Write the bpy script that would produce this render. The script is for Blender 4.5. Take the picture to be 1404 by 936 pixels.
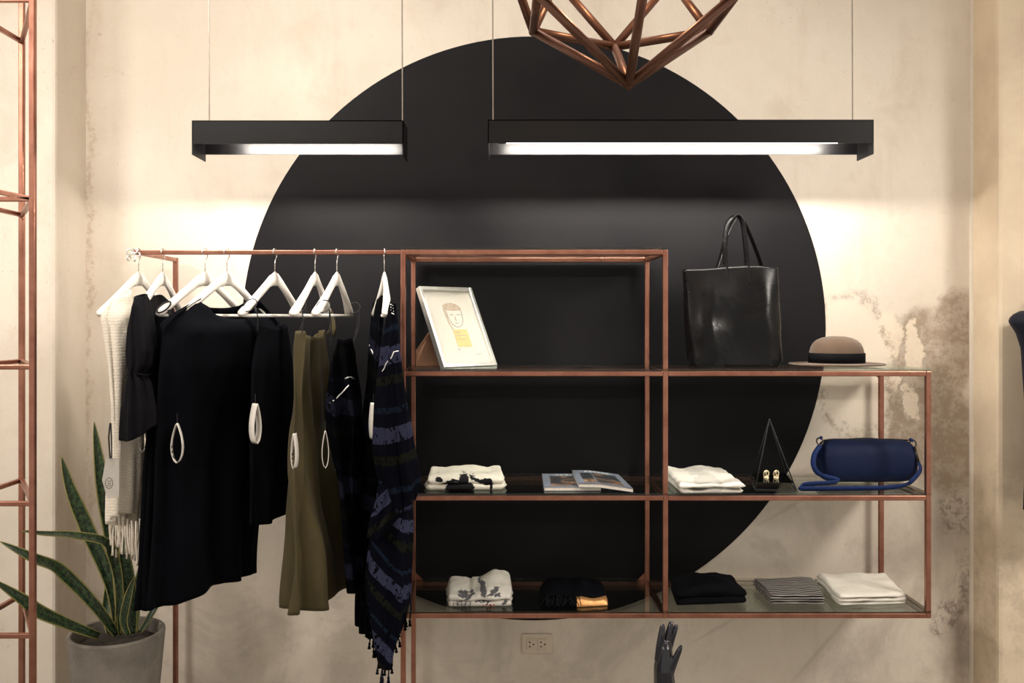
import bpy, bmesh, math, random
from math import sin, cos, pi, sqrt, atan2, radians as R
from mathutils import Vector, Matrix, noise
for o in list(bpy.data.objects): bpy.data.objects.remove(o)
scene = bpy.context.scene
COL = scene.collection
random.seed(7)

# ------------------------------------------------------------------ camera, world, lights, exposure
F, VX, VY, CZ = 1231.0, 682.0, 440.0, 1.5          # focal length in pixels, vanishing point, eye height
cam = bpy.data.cameras.new('camera'); camo = bpy.data.objects.new('camera', cam); COL.objects.link(camo)
cam.sensor_width = 36; cam.lens = F / 1404 * 36
cam.shift_x = (702 - VX) / 1404; cam.shift_y = -(468 - VY) / 1404
cam.clip_start = .05
camo.location = (0, 0, CZ); camo.rotation_euler = (pi / 2, 0, 0)
scene.camera = camo
w = bpy.data.worlds.new('world'); scene.world = w; w.use_nodes = True
w.node_tree.nodes['Background'].inputs[0].default_value = (1, .91, .81, 1)
w.node_tree.nodes['Background'].inputs[1].default_value = .24
def lamp(name, kind, loc, target, energy, color, **kw):
    l = bpy.data.lights.new(name, kind); l.energy = energy; l.color = color
    for k, v in kw.items(): setattr(l, k, v)
    o = bpy.data.objects.new(name, l); COL.objects.link(o); o.location = loc
    o.rotation_euler = (Vector(target) - Vector(loc)).to_track_quat('-Z', 'Y').to_euler()
    return o
WARM = (1, .925, .84)
lamp('ceiling_spot_left', 'SPOT', (-1.35, 1.35, 3.2), (-1.1, 3.3, 2.1), 58, WARM, spot_size=R(74), spot_blend=.9, shadow_soft_size=.22)
lamp('ceiling_spot_right', 'SPOT', (3.05, .8, 3.1), (.75, 3.3, .75), 115, WARM, spot_size=R(62), spot_blend=.9, shadow_soft_size=.40)
lamp('ceiling_spot_far_left', 'SPOT', (-3.05, .8, 3.1), (-.45, 3.3, .85), 105, WARM, spot_size=R(62), spot_blend=.9, shadow_soft_size=.45)
lamp('ceiling_lamp_middle', 'AREA', (.35, 2.35, 3.27), (.35, 3.3, .9), 9, WARM, shape='RECTANGLE', size=2.2, size_y=.5)
TUBE_STRENGTH = 100
vs = scene.view_settings
vs.view_transform = 'Standard'; vs.look = 'None'; vs.gamma = 1; vs.use_curve_mapping = False
vs.exposure = 1.6

# ------------------------------------------------------------------ helpers
def P(px, py, y): return Vector(((px - VX) * y / F, y, CZ - (py - VY) * y / F))
def G(px, py, z):                                   # the point of the level z seen at a pixel
    y = (CZ - z) * F / (py - VY); return Vector(((px - VX) * y / F, y, z))
def lerp(a, b, t): return a + (b - a) * t
def interp(rows, x, k):
    if x >= rows[0][0]: return rows[0][k]
    for a, b in zip(rows, rows[1:]):
        if x >= b[0]:
            t = (a[0] - x) / (a[0] - b[0]); return lerp(a[k], b[k], t)
    return rows[-1][k]
class M:
    """collects verts and faces of one mesh"""
    def __init__(s): s.v = []; s.f = []; s.uv = []
    def add(s, vs_, fs, uvs=None):
        o = len(s.v); s.v += [Vector(q) for q in vs_]; s.f += [tuple(i + o for i in q) for q in fs]
        s.uv += list(uvs) if uvs else [(0, 0)] * len(vs_)
        return s
    def box(s, a, b):
        x0, y0, z0 = [min(p, q) for p, q in zip(a, b)]; x1, y1, z1 = [max(p, q) for p, q in zip(a, b)]
        return s.add([(x0,y0,z0),(x1,y0,z0),(x1,y1,z0),(x0,y1,z0),(x0,y0,z1),(x1,y0,z1),(x1,y1,z1),(x0,y1,z1)],
                     [(0,3,2,1),(4,5,6,7),(0,1,5,4),(1,2,6,5),(2,3,7,6),(3,0,4,7)])
    def bar(s, a, b, w_, h=None, up=(0,0,1)):       # square bar between two points
        a, b = Vector(a), Vector(b); h = h or w_; d = (b - a).normalized(); up = Vector(up)
        if abs(d.dot(up)) > .95: up = Vector((0, 1, 0))
        sx = d.cross(up).normalized(); sz = sx.cross(d).normalized()
        c = []
        for e in (a, b):
            for i, j in ((-1,-1),(1,-1),(1,1),(-1,1)): c.append(e + sx * i * w_ / 2 + sz * j * h / 2)
        return s.add(c, [(3,2,1,0),(4,5,6,7),(0,1,5,4),(1,2,6,5),(2,3,7,6),(3,0,4,7)])
    def tube(s, pts, r, n=8, cap=True, flat=1.0, axis=None):   # round or flattened tube along points
        pts = [Vector(p) for p in pts]; rs = r if isinstance(r, (list, tuple)) else [r] * len(pts)
        prev = None; vv = []; uu = []
        for i, p in enumerate(pts):
            d = (pts[min(i + 1, len(pts) - 1)] - pts[max(i - 1, 0)]).normalized()
            if axis is not None: sx = Vector(axis)
            elif prev is None: sx = d.cross(Vector((0, 0, 1) if abs(d.z) < .9 else (0, 1, 0)))
            else: sx = prev
            sx = (sx - d * sx.dot(d)).normalized(); prev = sx; sy = d.cross(sx)
            for k in range(n):
                a = 2 * pi * k / n; vv.append(p + (sx * cos(a) + sy * sin(a) * flat) * rs[i]); uu.append((k / n, i / max(1, len(pts) - 1)))
        ff = [(i*n+k, i*n+(k+1)%n, (i+1)*n+(k+1)%n, (i+1)*n+k) for i in range(len(pts)-1) for k in range(n)]
        if cap: ff += [tuple(range(n))[::-1], tuple(range((len(pts)-1)*n, len(pts)*n))]
        return s.add(vv, ff, uu)
    def lathe(s, c, prof, n=40, sx=1, sy=1):
        vv = [(c[0]+r*cos(2*pi*k/n)*sx, c[1]+r*sin(2*pi*k/n)*sy, c[2]+z) for r, z in prof for k in range(n)]
        return s.add(vv, [(i*n+k, i*n+(k+1)%n, (i+1)*n+(k+1)%n, (i+1)*n+k) for i in range(len(prof)-1) for k in range(n)])
    def prism(s, poly, off):                        # polygon of 3-d points pushed along a vector
        off = Vector(off); n = len(poly); a = [Vector(p) for p in poly]
        return s.add(a + [p + off for p in a], [tuple(range(n)), tuple(range(n, 2*n))[::-1]] + [(i, n+i, n+(i+1)%n, (i+1)%n) for i in range(n)])
    def grid(s, fn, nu, nv, wrap=False):
        cu = nu if wrap else nu + 1
        vv = [fn(i / nu, j / nv) for j in range(nv + 1) for i in range(cu)]
        uu = [(i / nu, j / nv) for j in range(nv + 1) for i in range(cu)]
        return s.add(vv, [(j*cu+i, j*cu+(i+1)%cu, (j+1)*cu+(i+1)%cu, (j+1)*cu+i) for j in range(nv) for i in range(nu if wrap else cu - 1)], uu)
    def build(s, name, mat, parent=None, smooth=False, bevel=0, loc=None, solid=0, sub=0):
        root = parent
        base = Vector((0, 0, 0))
        while root is not None: base = base + Vector(root.location); root = root.parent
        if loc is not None: base = Vector(loc)
        me = bpy.data.meshes.new(name); me.from_pydata([v - base for v in s.v], [], s.f)
        bm = bmesh.new(); bm.from_mesh(me); bmesh.ops.recalc_face_normals(bm, faces=bm.faces); bm.to_mesh(me); bm.free()
        ul = me.uv_layers.new(name='UVMap')
        for lo in me.loops: ul.data[lo.index].uv = s.uv[lo.vertex_index]
        me.materials.append(mat)
        if smooth:
            for p in me.polygons: p.use_smooth = True
        o = bpy.data.objects.new(name, me); COL.objects.link(o)
        if parent is not None: o.parent = parent
        elif loc is not None: o.location = loc
        if solid: mo = o.modifiers.new('thickness', 'SOLIDIFY'); mo.thickness = solid; mo.offset = 0
        if sub: mo = o.modifiers.new('sub', 'SUBSURF'); mo.levels = mo.render_levels = sub
        if bevel: mo = o.modifiers.new('bevel', 'BEVEL'); mo.width = bevel; mo.segments = 2; mo.limit_method = 'ANGLE'
        return o
def tag(o, label, cat, group=None):
    o['label'] = label; o['category'] = cat
    if group: o['group'] = group
    return o
def thing(name, label, cat, loc=(0, 0, 0), group=None):
    o = bpy.data.objects.new(name, None); COL.objects.link(o); o.location = loc; o.empty_display_size = .05
    return tag(o, label, cat, group)
def struct(o): o['kind'] = 'structure'; return o

# ------------------------------------------------------------------ materials
class N:
    """node helper"""
    def __init__(s, name):
        s.mat = bpy.data.materials.new(name); s.mat.use_nodes = True; s.t = s.mat.node_tree; s.n = s.t.nodes
        s.b = s.n['Principled BSDF']; s.out = s.n['Material Output']
    def new(s, ty, **kw):
        q = s.n.new(ty)
        for k, v in kw.items(): setattr(q, k, v)
        return q
    def put(s, sock, v):
        if isinstance(v, bpy.types.NodeSocket): s.t.links.new(v, sock)
        elif v is not None:
            if hasattr(sock.default_value, '__len__') and len(sock.default_value) == 4 and len(v) == 3: v = (*v, 1)
            sock.default_value = v
    def math(s, op, a, b=None, clamp=False):
        q = s.new('ShaderNodeMath', operation=op, use_clamp=clamp); s.put(q.inputs[0], a)
        if b is not None: s.put(q.inputs[1], b)
        return q.outputs[0]
    def vmath(s, op, a, b=None):
        q = s.new('ShaderNodeVectorMath', operation=op); s.put(q.inputs[0], a)
        if b is not None: s.put(q.inputs[1], b)
        return q.outputs['Value'] if op in ('LENGTH', 'DISTANCE', 'DOT_PRODUCT') else q.outputs[0]
    def coord(s, which='Object'): return s.new('ShaderNodeTexCoord').outputs[which]
    def scale(s, v, sc): return s.vmath('MULTIPLY', v, sc)
    def noise(s, v, scale, detail=4, rough=.55, dist=0, color=False):
        q = s.new('ShaderNodeTexNoise'); s.put(q.inputs['Vector'], v); q.inputs['Scale'].default_value = scale
        q.inputs['Detail'].default_value = detail; q.inputs['Roughness'].default_value = rough; q.inputs['Distortion'].default_value = dist
        return q.outputs['Color' if color else 'Fac']
    def rng(s, v, a, b, c=0., d=1., smooth=True):
        q = s.new('ShaderNodeMapRange'); q.interpolation_type = 'SMOOTHSTEP' if smooth else 'LINEAR'; s.put(q.inputs[0], v)
        for i, x in enumerate((a, b, c, d)): q.inputs[i + 1].default_value = x
        return q.outputs[0]
    def mix(s, fac, a, b):
        q = s.new('ShaderNodeMix', data_type='RGBA'); s.put(q.inputs[0], fac); s.put(q.inputs[6], a); s.put(q.inputs[7], b); return q.outputs[2]
    def blob(s, p, c, r, ang=0, soft=.35):          # soft ellipse mask in the xz plane of p
        q = s.vmath('SUBTRACT', p, (c[0], 0, c[1]))
        if ang:
            ro = s.new('ShaderNodeVectorRotate', rotation_type='Y_AXIS'); s.put(ro.inputs['Vector'], q); ro.inputs['Angle'].default_value = ang; q = ro.outputs[0]
        q = s.vmath('MULTIPLY', q, (1 / r[0], 0, 1 / r[1]))
        return s.rng(s.vmath('LENGTH', q), 1, 1 - soft)
    def bump(s, h, strength=.3, dist=.002):
        q = s.new('ShaderNodeBump'); q.inputs['Strength'].default_value = strength; q.inputs['Distance'].default_value = dist
        s.put(q.inputs['Height'], h); s.t.links.new(q.outputs[0], s.b.inputs['Normal'])
    def set(s, **kw):
        for k, v in kw.items(): s.put(s.b.inputs[k.replace('_', ' ')], v)
        return s
def plain(name, col, rough=.6, metal=0., var=.12, scale=30., bump=.0, spec=.5, bscale=200.):
    n = N(name); c = n.coord(); f = n.noise(c, scale)
    n.set(Base_Color=n.mix(n.rng(f, .3, .7), tuple(x * (1 - var) for x in col), tuple(min(1, x * (1 + var)) for x in col)), Roughness=rough, Metallic=metal)
    n.b.inputs['Specular IOR Level'].default_value = spec
    if bump: n.bump(n.noise(c, bscale, 3), bump, .001)
    return n.mat

def W(px, py, y=3.36): return ((px - VX) * y / F, CZ - (py - VY) * y / F)
def plaster(name, stains_shadows=True):
    n = N(name); c = n.coord()
    big = n.noise(c, 1.3, 5, .6); mid = n.noise(c, 5, 6, .65, .4); fine = n.noise(c, 45, 5, .7)
    col = n.mix(n.rng(big, .35, .65), (.665, .590, .495), (.745, .672, .575))
    col = n.mix(n.math('MULTIPLY', n.rng(mid, .52, .72), .35), col, (.57, .48, .38))
    col = n.mix(n.math('MULTIPLY', n.rng(fine, .60, .78), .30), col, (.48, .40, .31))
    pits = n.math('MULTIPLY', n.rng(n.noise(c, 75, 3, .8), .62, .69), n.rng(n.noise(c, 2.4, 3), .42, .62))
    col = n.mix(n.math('MULTIPLY', pits, .55), col, (.36, .29, .22))
    drag = n.rng(n.noise(n.vmath('MULTIPLY', c, (1, 1, .16)), 9, 6, .7, .3), .50, .72)
    col = n.mix(n.math('MULTIPLY', drag, .22), col, (.50, .41, .32))
    scr = n.math('MULTIPLY', n.rng(n.noise(n.vmath('ADD', n.vmath('MULTIPLY', c, (1, 1, 1)), n.scale(n.noise(c, 3, 2, .5, 0, True), (.3, .3, .3))), 30, 2, .5, 3.5), .70, .76), n.rng(n.noise(c, 1.7, 2), .5, .62))
    col = n.mix(n.math('MULTIPLY', scr, .5), col, (.40, .32, .24))
    h = n.math('ADD', n.math('MULTIPLY', fine, .5), n.math('SUBTRACT', mid, n.math('MULTIPLY', pits, .5)))
    if stains_shadows:
        wob = n.vmath('SUBTRACT', n.noise(c, 7, 5, .7, 0, True), (.5, .5, .5))
        p = n.vmath('ADD', c, n.scale(wob, (.16, 0, .20)))
        def union(lst, soft=.25):
            m = None
            for px, py, rx, ry, an in lst:
                b = n.blob(p, W(px, py), (rx * .00273, ry * .00273), R(an), soft)
                m = b if m is None else n.math('MAXIMUM', m, b)
            return m
        grime = n.rng(n.noise(c, 18, 6, .75), .38, .62)
        # rising damp, grey brown, in the lower right
        damp = union([(1300, 700, 70, 110, 0), (1310, 860, 60, 90, 0), (1180, 900, 110, 60, 20), (1230, 760, 60, 60, 0)], .8)
        col = n.mix(n.math('MULTIPLY', damp, n.rng(mid, .3, .65, .15, .62)), col, (.36, .31, .26))
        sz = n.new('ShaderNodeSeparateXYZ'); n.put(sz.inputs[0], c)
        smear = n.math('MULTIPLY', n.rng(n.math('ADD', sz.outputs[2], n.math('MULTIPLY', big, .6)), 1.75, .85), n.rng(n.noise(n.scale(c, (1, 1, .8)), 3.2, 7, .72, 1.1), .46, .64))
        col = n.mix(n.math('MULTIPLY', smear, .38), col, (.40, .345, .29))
        run = n.math('MULTIPLY', n.blob(c, W(1312, 800), (.11, .62), 0, .8), n.rng(n.noise(n.vmath('MULTIPLY', c, (1, 1, .3)), 11, 7, .75, .6), .42, .62))
        col = n.mix(n.math('MULTIPLY', run, .62), col, (.25, .205, .165))
        # flaked plaster where the under coat shows
        flake = union([(1262, 500, 46, 95, 0), (1310, 470, 42, 90, 0), (1300, 600, 48, 90, 0), (1248, 590, 40, 80, 8)], .3)
        col = n.mix(n.math('MULTIPLY', flake, n.rng(grime, 0, 1, .6, 1.)), col, (.37, .29, .215))
        lite = union([(1220, 460, 20, 34, 0), (1252, 470, 12, 36, 0), (1247, 548, 12, 26, 0), (1228, 520, 10, 18, 0)], .25)
        col = n.mix(n.math('MULTIPLY', lite, .85), col, (.78, .67, .53))
        # repaired patch with a crumbling outline
        patch = union([(1168, 500, 54, 100, 6)], .2); ring = n.math('MULTIPLY', union([(1168, 500, 66, 112, 6)], .2), n.math('SUBTRACT', 1., patch))
        col = n.mix(n.math('MULTIPLY', ring, n.rng(n.noise(c, 26, 6, .8), .42, .56, 0, .85)), col, (.36, .285, .21))
        col = n.mix(n.math('MULTIPLY', patch, .7), col, (.76, .66, .54))
        # dark scabs low on the right, a ragged line of dirt along the left corner
        scab = union([(1300, 845, 38, 26, 40), (1335, 790, 22, 60, 0), (1310, 700, 30, 40, 0)], .5)
        col = n.mix(n.math('MULTIPLY', scab, n.rng(n.noise(c, 22, 6, .8), .46, .60, 0, .75)), col, (.22, .175, .14))
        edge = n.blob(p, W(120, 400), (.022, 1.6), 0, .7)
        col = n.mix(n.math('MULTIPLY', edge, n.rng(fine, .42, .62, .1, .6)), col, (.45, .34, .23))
        for (x0, y0, an, ln) in ((1125, 890, -41, 95), (1090, 690, -60, 80), (985, 860, -60, 60)):   # faint diagonal shadows of the shelf rails, painted into the plaster colour
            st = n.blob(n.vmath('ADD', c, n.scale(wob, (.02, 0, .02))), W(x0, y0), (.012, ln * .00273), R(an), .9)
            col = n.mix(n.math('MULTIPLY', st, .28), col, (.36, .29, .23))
        h = n.math('SUBTRACT', h, n.math('MULTIPLY', n.math('MULTIPLY', flake, grime), 1.1))
    n.set(Base_Color=col, Roughness=.85); n.b.inputs['Specular IOR Level'].default_value = .25
    n.bump(h, .35, .006)
    return n.mat
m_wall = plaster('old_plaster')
m_wall2 = plaster('plain_plaster', False)
def side_plaster():
    n = N('side_plaster'); c = n.coord()
    mid = n.noise(c, 4, 6, .65, .3); fine = n.noise(c, 40, 5, .75)
    col = n.mix(n.rng(mid, .35, .65), (.74, .62, .46), (.66, .54, .40))
    z = n.new('ShaderNodeSeparateXYZ'); n.put(z.inputs[0], c)
    low = n.rng(n.math('ADD', z.outputs[2], n.math('MULTIPLY', mid, .9)), 1.85, 1.1)
    col = n.mix(n.math('MULTIPLY', low, n.rng(n.noise(c, 9, 6, .75), .42, .66, .1, .6)), col, (.42, .34, .25))
    n.set(Base_Color=col, Roughness=.85); n.b.inputs['Specular IOR Level'].default_value = .2
    n.bump(n.math('ADD', n.math('MULTIPLY', fine, .4), mid), .3, .006); return n.mat
m_side = side_plaster()
def paint_black():
    n = N('black_wall_paint'); c = n.coord(); f = n.noise(c, 3, 5, .6)
    n.set(Base_Color=n.mix(n.rng(f, .3, .7), (.0062, .0058, .0070), (.0090, .0084, .0094)), Roughness=n.rng(f, .3, .7, .42, .55))
    n.b.inputs['Specular IOR Level'].default_value = .11; n.bump(n.noise(c, 14, 6, .6), .12, .004); return n.mat
m_circle = paint_black()
m_floor = plain('concrete_floor', (.30, .27, .23), .55, 0, .2, 4)
m_ceil = plain('ceiling_white', (.62, .56, .48), .9, 0, .05, 3)
def copper_mat():
    n = N('copper_tube'); c = n.coord(); f = n.noise(c, 12, 4, .6); g = n.noise(n.scale(c, (1, 1, .15)), 90, 3)
    n.set(Base_Color=n.mix(n.rng(f, .3, .7), (.30, .125, .083), (.41, .19, .130)), Metallic=.85, Roughness=n.rng(g, .2, .8, .26, .38)); return n.mat
m_copper = copper_mat()
m_shaded_copper = plain('shaded_dark_copper', (.17, .080, .052), .38, .65, .2, 14)  # copper with the shade of the silhouetted pendant struts put into its colour
m_lampmetal = plain('black_lacquer', (.006, .0055, .006), .42, 0, .1, 20, 0, .2)
def emit(name, col, st):
    n = N(name); e = n.new('ShaderNodeEmission'); n.put(e.inputs[0], col); e.inputs[1].default_value = st; n.t.links.new(e.outputs[0], n.out.inputs[0]); return n.mat
m_tube = emit('fluorescent_tube', (1, .935, .84), TUBE_STRENGTH)
m_bulb = emit('bulb_glow', (1, .72, .46), 26)
def glass(name, tint, rough=.02, ior=1.5):
    n = N(name); tr = n.new('ShaderNodeBsdfTransparent'); n.put(tr.inputs[0], tint)
    gl = n.new('ShaderNodeBsdfGlossy'); n.put(gl.inputs[0], (.9, .95, .93)); gl.inputs['Roughness'].default_value = rough
    fr = n.new('ShaderNodeFresnel'); fr.inputs[0].default_value = ior; mx = n.new('ShaderNodeMixShader')
    n.t.links.new(n.math('MULTIPLY', fr.outputs[0], .75), mx.inputs[0]); n.t.links.new(tr.outputs[0], mx.inputs[1]); n.t.links.new(gl.outputs[0], mx.inputs[2])
    n.t.links.new(mx.outputs[0], n.out.inputs[0]); return n.mat
m_glass = glass('smoked_glass', (.87, .885, .87))
m_white_lac = plain('white_lacquer_wood', (.80, .76, .70), .35, 0, .03, 10)
m_wire = plain('steel_wire', (.72, .70, .66), .25, .9, .05)
m_silver = plain('silver', (.80, .79, .76), .28, .85, .06, 40)
m_gold = plain('gold_metal', (.85, .43, .17), .35, .7, .12, 90)
m_pale_gold = plain('pale_gold', (.86, .74, .50), .4, .5, .12, 90)
m_paper = plain('tag_paper', (.66, .62, .56), .8, 0, .04, 60)
m_ink = plain('black_ink', (.03, .03, .03), .7)
m_cord = plain('black_cord', (.012, .012, .014), .8)
m_whitecord = plain('white_cord', (.78, .76, .74), .8)
def fabric(name, col, rough=.9, weave=900., var=.2, bump=.25, sheen=0., spec=.2):
    n = N(name); c = n.coord(); f = n.noise(n.scale(c, (1, 1, .25)), 14, 4)
    n.set(Base_Color=n.mix(n.rng(f, .3, .7), tuple(x * (1 - var) for x in col), tuple(x * (1 + var) for x in col)), Roughness=rough)
    n.b.inputs['Specular IOR Level'].default_value = spec; n.b.inputs['Sheen Weight'].default_value = sheen
    wv = n.noise(c, weave, 2); cr = n.noise(n.scale(c, (1, 1, .3)), 30, 4)
    n.bump(n.math('ADD', n.math('MULTIPLY', wv, .3), cr), bump, .004); return n.mat
m_black = fabric('black_cotton', (.0022, .0026, .0042), spec=.06)
m_charcoal = fabric('black_satin', (.0035, .0033, .0050), .7, spec=.10)
m_olive = fabric('olive_cotton', (.062, .048, .020), .75, sheen=.05)
def cream_knit():
    n = N('cream_knit'); c = n.coord(); wv = n.new('ShaderNodeTexWave', wave_type='BANDS', bands_direction='Z'); n.put(wv.inputs['Vector'], c)
    wv.inputs['Scale'].default_value = 34; wv.inputs['Distortion'].default_value = 5; wv.inputs['Detail'].default_value = 3; wv.inputs['Detail Scale'].default_value = 3
    f = n.noise(c, 160, 3)
    n.set(Base_Color=n.mix(n.rng(n.math('MULTIPLY', wv.outputs['Fac'], f), .15, .6), (.74, .67, .56), (.84, .78, .68)), Roughness=.95)
    n.b.inputs['Specular IOR Level'].default_value = .1
    n.bump(n.math('ADD', f, wv.outputs['Fac']), .3, .002); return n.mat
m_cream = cream_knit()
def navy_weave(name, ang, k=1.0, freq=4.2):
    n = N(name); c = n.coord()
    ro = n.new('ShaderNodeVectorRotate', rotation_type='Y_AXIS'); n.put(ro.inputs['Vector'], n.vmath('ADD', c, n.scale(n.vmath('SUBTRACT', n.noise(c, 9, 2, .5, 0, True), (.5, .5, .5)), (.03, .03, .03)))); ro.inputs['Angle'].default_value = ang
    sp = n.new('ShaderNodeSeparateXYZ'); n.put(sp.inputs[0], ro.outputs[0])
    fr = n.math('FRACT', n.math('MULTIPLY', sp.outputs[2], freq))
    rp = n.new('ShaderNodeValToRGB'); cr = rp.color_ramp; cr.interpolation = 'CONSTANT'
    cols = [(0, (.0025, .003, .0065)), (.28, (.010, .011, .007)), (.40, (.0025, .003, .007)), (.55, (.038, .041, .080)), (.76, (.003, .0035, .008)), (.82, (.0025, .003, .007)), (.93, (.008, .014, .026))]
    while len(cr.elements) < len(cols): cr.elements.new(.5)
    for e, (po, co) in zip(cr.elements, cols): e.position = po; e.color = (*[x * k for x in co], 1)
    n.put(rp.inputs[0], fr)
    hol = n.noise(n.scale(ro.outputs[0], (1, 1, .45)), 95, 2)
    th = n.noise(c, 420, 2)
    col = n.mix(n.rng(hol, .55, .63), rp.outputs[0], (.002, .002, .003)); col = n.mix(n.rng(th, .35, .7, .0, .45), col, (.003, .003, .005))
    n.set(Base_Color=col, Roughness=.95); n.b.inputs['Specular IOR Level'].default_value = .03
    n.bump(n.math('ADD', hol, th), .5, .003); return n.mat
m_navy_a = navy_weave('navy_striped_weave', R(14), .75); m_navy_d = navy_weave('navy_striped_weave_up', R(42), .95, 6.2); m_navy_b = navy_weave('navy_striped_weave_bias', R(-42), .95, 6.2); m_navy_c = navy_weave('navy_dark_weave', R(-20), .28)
def leather(name, col, rough=.32, crease=.5):
    n = N(name); c = n.coord(); f = n.noise(c, 7, 5, .6, .5); g = n.noise(c, 60, 4)
    n.set(Base_Color=col, Roughness=n.rng(f, .3, .7, rough, rough + .16)); n.b.inputs['Specular IOR Level'].default_value = .22
    n.bump(n.math('ADD', f, n.math('MULTIPLY', g, .08)), crease, .02); return n.mat
m_leather = leather('black_leather', (.0026, .0025, .0028), .20, .12)
m_blue = leather('blue_leather', (.0030, .0095, .042), .58, .15)
m_blue2 = leather('blue_strap_leather', (.007, .022, .100), .6, .1)
m_felt = fabric('brown_felt', (.120, .080, .055), .95, 700, .08, .15, .2)
m_ribbon = plain('black_ribbon', (.003, .003, .004), .8, 0, .1, 30, 0, .1)
def shirt(name, col=(.80, .77, .70), blobs=(), ink=(.012, .012, .014), lines=None):
    n = N(name); c = n.coord(); f = n.noise(c, 12, 5, .65); base = n.mix(n.rng(f, .3, .7), tuple(x * .93 for x in col), col)
    pq = n.vmath('ADD', c, n.scale(n.vmath('SUBTRACT', n.noise(c, 60, 3, .6, 0, True), (.5, .5, .5)), (.02, .02, .02)))
    for b in blobs: base = n.mix(n.blob(pq, b[0], b[1], R(b[2]), .12), base, b[3] if len(b) > 3 else ink)
    if lines:
        wv = n.new('ShaderNodeTexWave', wave_type='BANDS', bands_direction=lines[0]); n.put(wv.inputs['Vector'], c); wv.inputs['Scale'].default_value = lines[1]
        wv.inputs['Distortion'].default_value = 1.2; base = n.mix(n.rng(wv.outputs['Fac'], .35, .65), base, lines[2])
    n.set(Base_Color=base, Roughness=.9); n.b.inputs['Specular IOR Level'].default_value = .15
    n.bump(n.math('ADD', n.noise(c, 22, 5, .6, .6), n.math('MULTIPLY', n.noise(c, 500, 2), .15)), .5, .012); return n.mat

# ------------------------------------------------------------------ the room
YW = 3.36                                           # the back wall's face
XL, XR = -1.54, 1.774                               # inner faces of the piers on both sides
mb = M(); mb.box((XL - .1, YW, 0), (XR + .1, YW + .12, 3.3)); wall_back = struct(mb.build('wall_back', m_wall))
mb = M()
cx, cz, rr = 50 * YW / F, CZ - 10 * YW / F, 400 * YW / F
ring = [(cx + rr * cos(2*pi*k/160), YW - .0015, cz + rr * sin(2*pi*k/160)) for k in range(160)]
mb.prism(ring, (0, .004, 0)); mb.build('painted_circle', m_circle, wall_back)['label'] = 'large matt black circle painted on the plaster'
mb = M(); mb.box((-3.2, 3.13, 0), (XL, YW + .12, 3.3)); struct(mb.build('wall_left', m_wall2, bevel=.012))
mb = M(); mb.box((XR, 3.18, 0), (3.2, YW + .12, 3.3)); struct(mb.build('wall_right', m_side, bevel=.015))
mb = M(); mb.bar((XR + .002, YW - .004, 0), (XR + .002, YW - .004, 3.3), .022); struct(mb.build('trim_1', m_wall2, bevel=.008))
mb = M(); mb.box((-3.2, -1.5, -.1), (3.2, YW + .12, 0)); struct(mb.build('floor', m_floor))
mb = M(); mb.box((-3.2, -1.5, 3.3), (3.2, YW + .12, 3.4)); struct(mb.build('ceiling', m_ceil))

# wall socket
c = P(736, 881.5, YW); s = thing('wall_socket', 'cream double power socket on the plaster below the bottom shelf', 'socket', c)
m_cream_pl = plain('cream_plastic', (.62, .53, .42), .4, 0, .03); m_dark = plain('socket_hole', (.02, .015, .012), .8)
mb = M(); mb.box((c.x - .057, YW - .009, c.z - .037), (c.x + .057, YW, c.z + .037)); mb.build('plate', m_cream_pl, s, bevel=.008)
for dx in (-.021, .021):
    mb = M(); mb.box((c.x + dx - .017, YW - .0125, c.z - .021), (c.x + dx + .017, YW - .008, c.z + .021)); q = mb.build('socket_insert', m_cream_pl, s, bevel=.002)
    for hx, hz in ((-.006, .008), (-.006, -.008), (.008, 0)):
        mb = M(); mb.tube([(c.x + dx + hx, YW - .0135, c.z + hz), (c.x + dx + hx, YW - .011, c.z + hz)], .0030, 10); mb.build('pin_hole', m_dark, q)

# ------------------------------------------------------------------ hanging strip lights
def strip_light(x0, x1, t0, t1, ptop, wires, label):
    y0, y1 = 2.90, 3.03; X = lambda px: (px - VX) * y0 / F; Z = lambda py: CZ - (py - VY) * y0 / F
    zt, zf, ze, zb = Z(ptop), Z(ptop + 32), Z(ptop + 47), CZ + .561
    r = thing('strip_light', label, 'ceiling light', ((X(x0) + X(x1)) / 2, (y0 + y1) / 2, zt), 'strip lights hanging before the black circle')
    mb = M(); mb.box((X(x0), y0, zf), (X(x1), y0 + .003, zt)); mb.build('front_panel', m_lampmetal, r)
    mb = M(); mb.box((X(x0), y0, zt - .003), (X(x1), y1, zt)); mb.build('top_panel', m_lampmetal, r)
    mb = M(); mb.box((X(x0), y1 - .003, zb), (X(x1), y1, zt)); mb.build('back_panel', m_lampmetal, r)
    for x, s_ in ((x0, 1), (x1, -1)):
        mb = M(); mb.prism([(X(x), y0, zt), (X(x), y1, zt), (X(x), y1, ze), (X(x), y0, ze)], (.003 * s_, 0, 0)); mb.build('end_plate', m_lampmetal, r)
    mb = M(); mb.tube([(X(t0), 2.95, CZ + .592), (X(t1), 2.95, CZ + .592)], .008, 12); mb.build('fluorescent_tube', m_tube, r)
    for t in (t0, t1):
        mb = M(); d = .018 if t == t0 else -.018; mb.tube([(X(t) - d, 2.95, CZ + .592), (X(t) + d * .3, 2.95, CZ + .592)], .0105, 12); mb.bar((X(t) - d * .8, 2.95, CZ + .592), (X(t) - d * .8, 2.95, zt), .02, .012); mb.build('tube_holder', m_lampmetal, r)
    for px in wires:
        mb = M(); mb.tube([(X(px), 2.965, zt - .002), (X(px) - .004, 2.965, 3.3)], .0022, 6); mb.build('suspension_wire', m_wire2, r)
m_wire2 = plain('thin_steel_cable', (.28, .24, .20), .4, .5)
strip_light(263, 553, 312, 540, 165, (278, 549), 'shorter black metal strip light hanging above the clothes rail')
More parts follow.
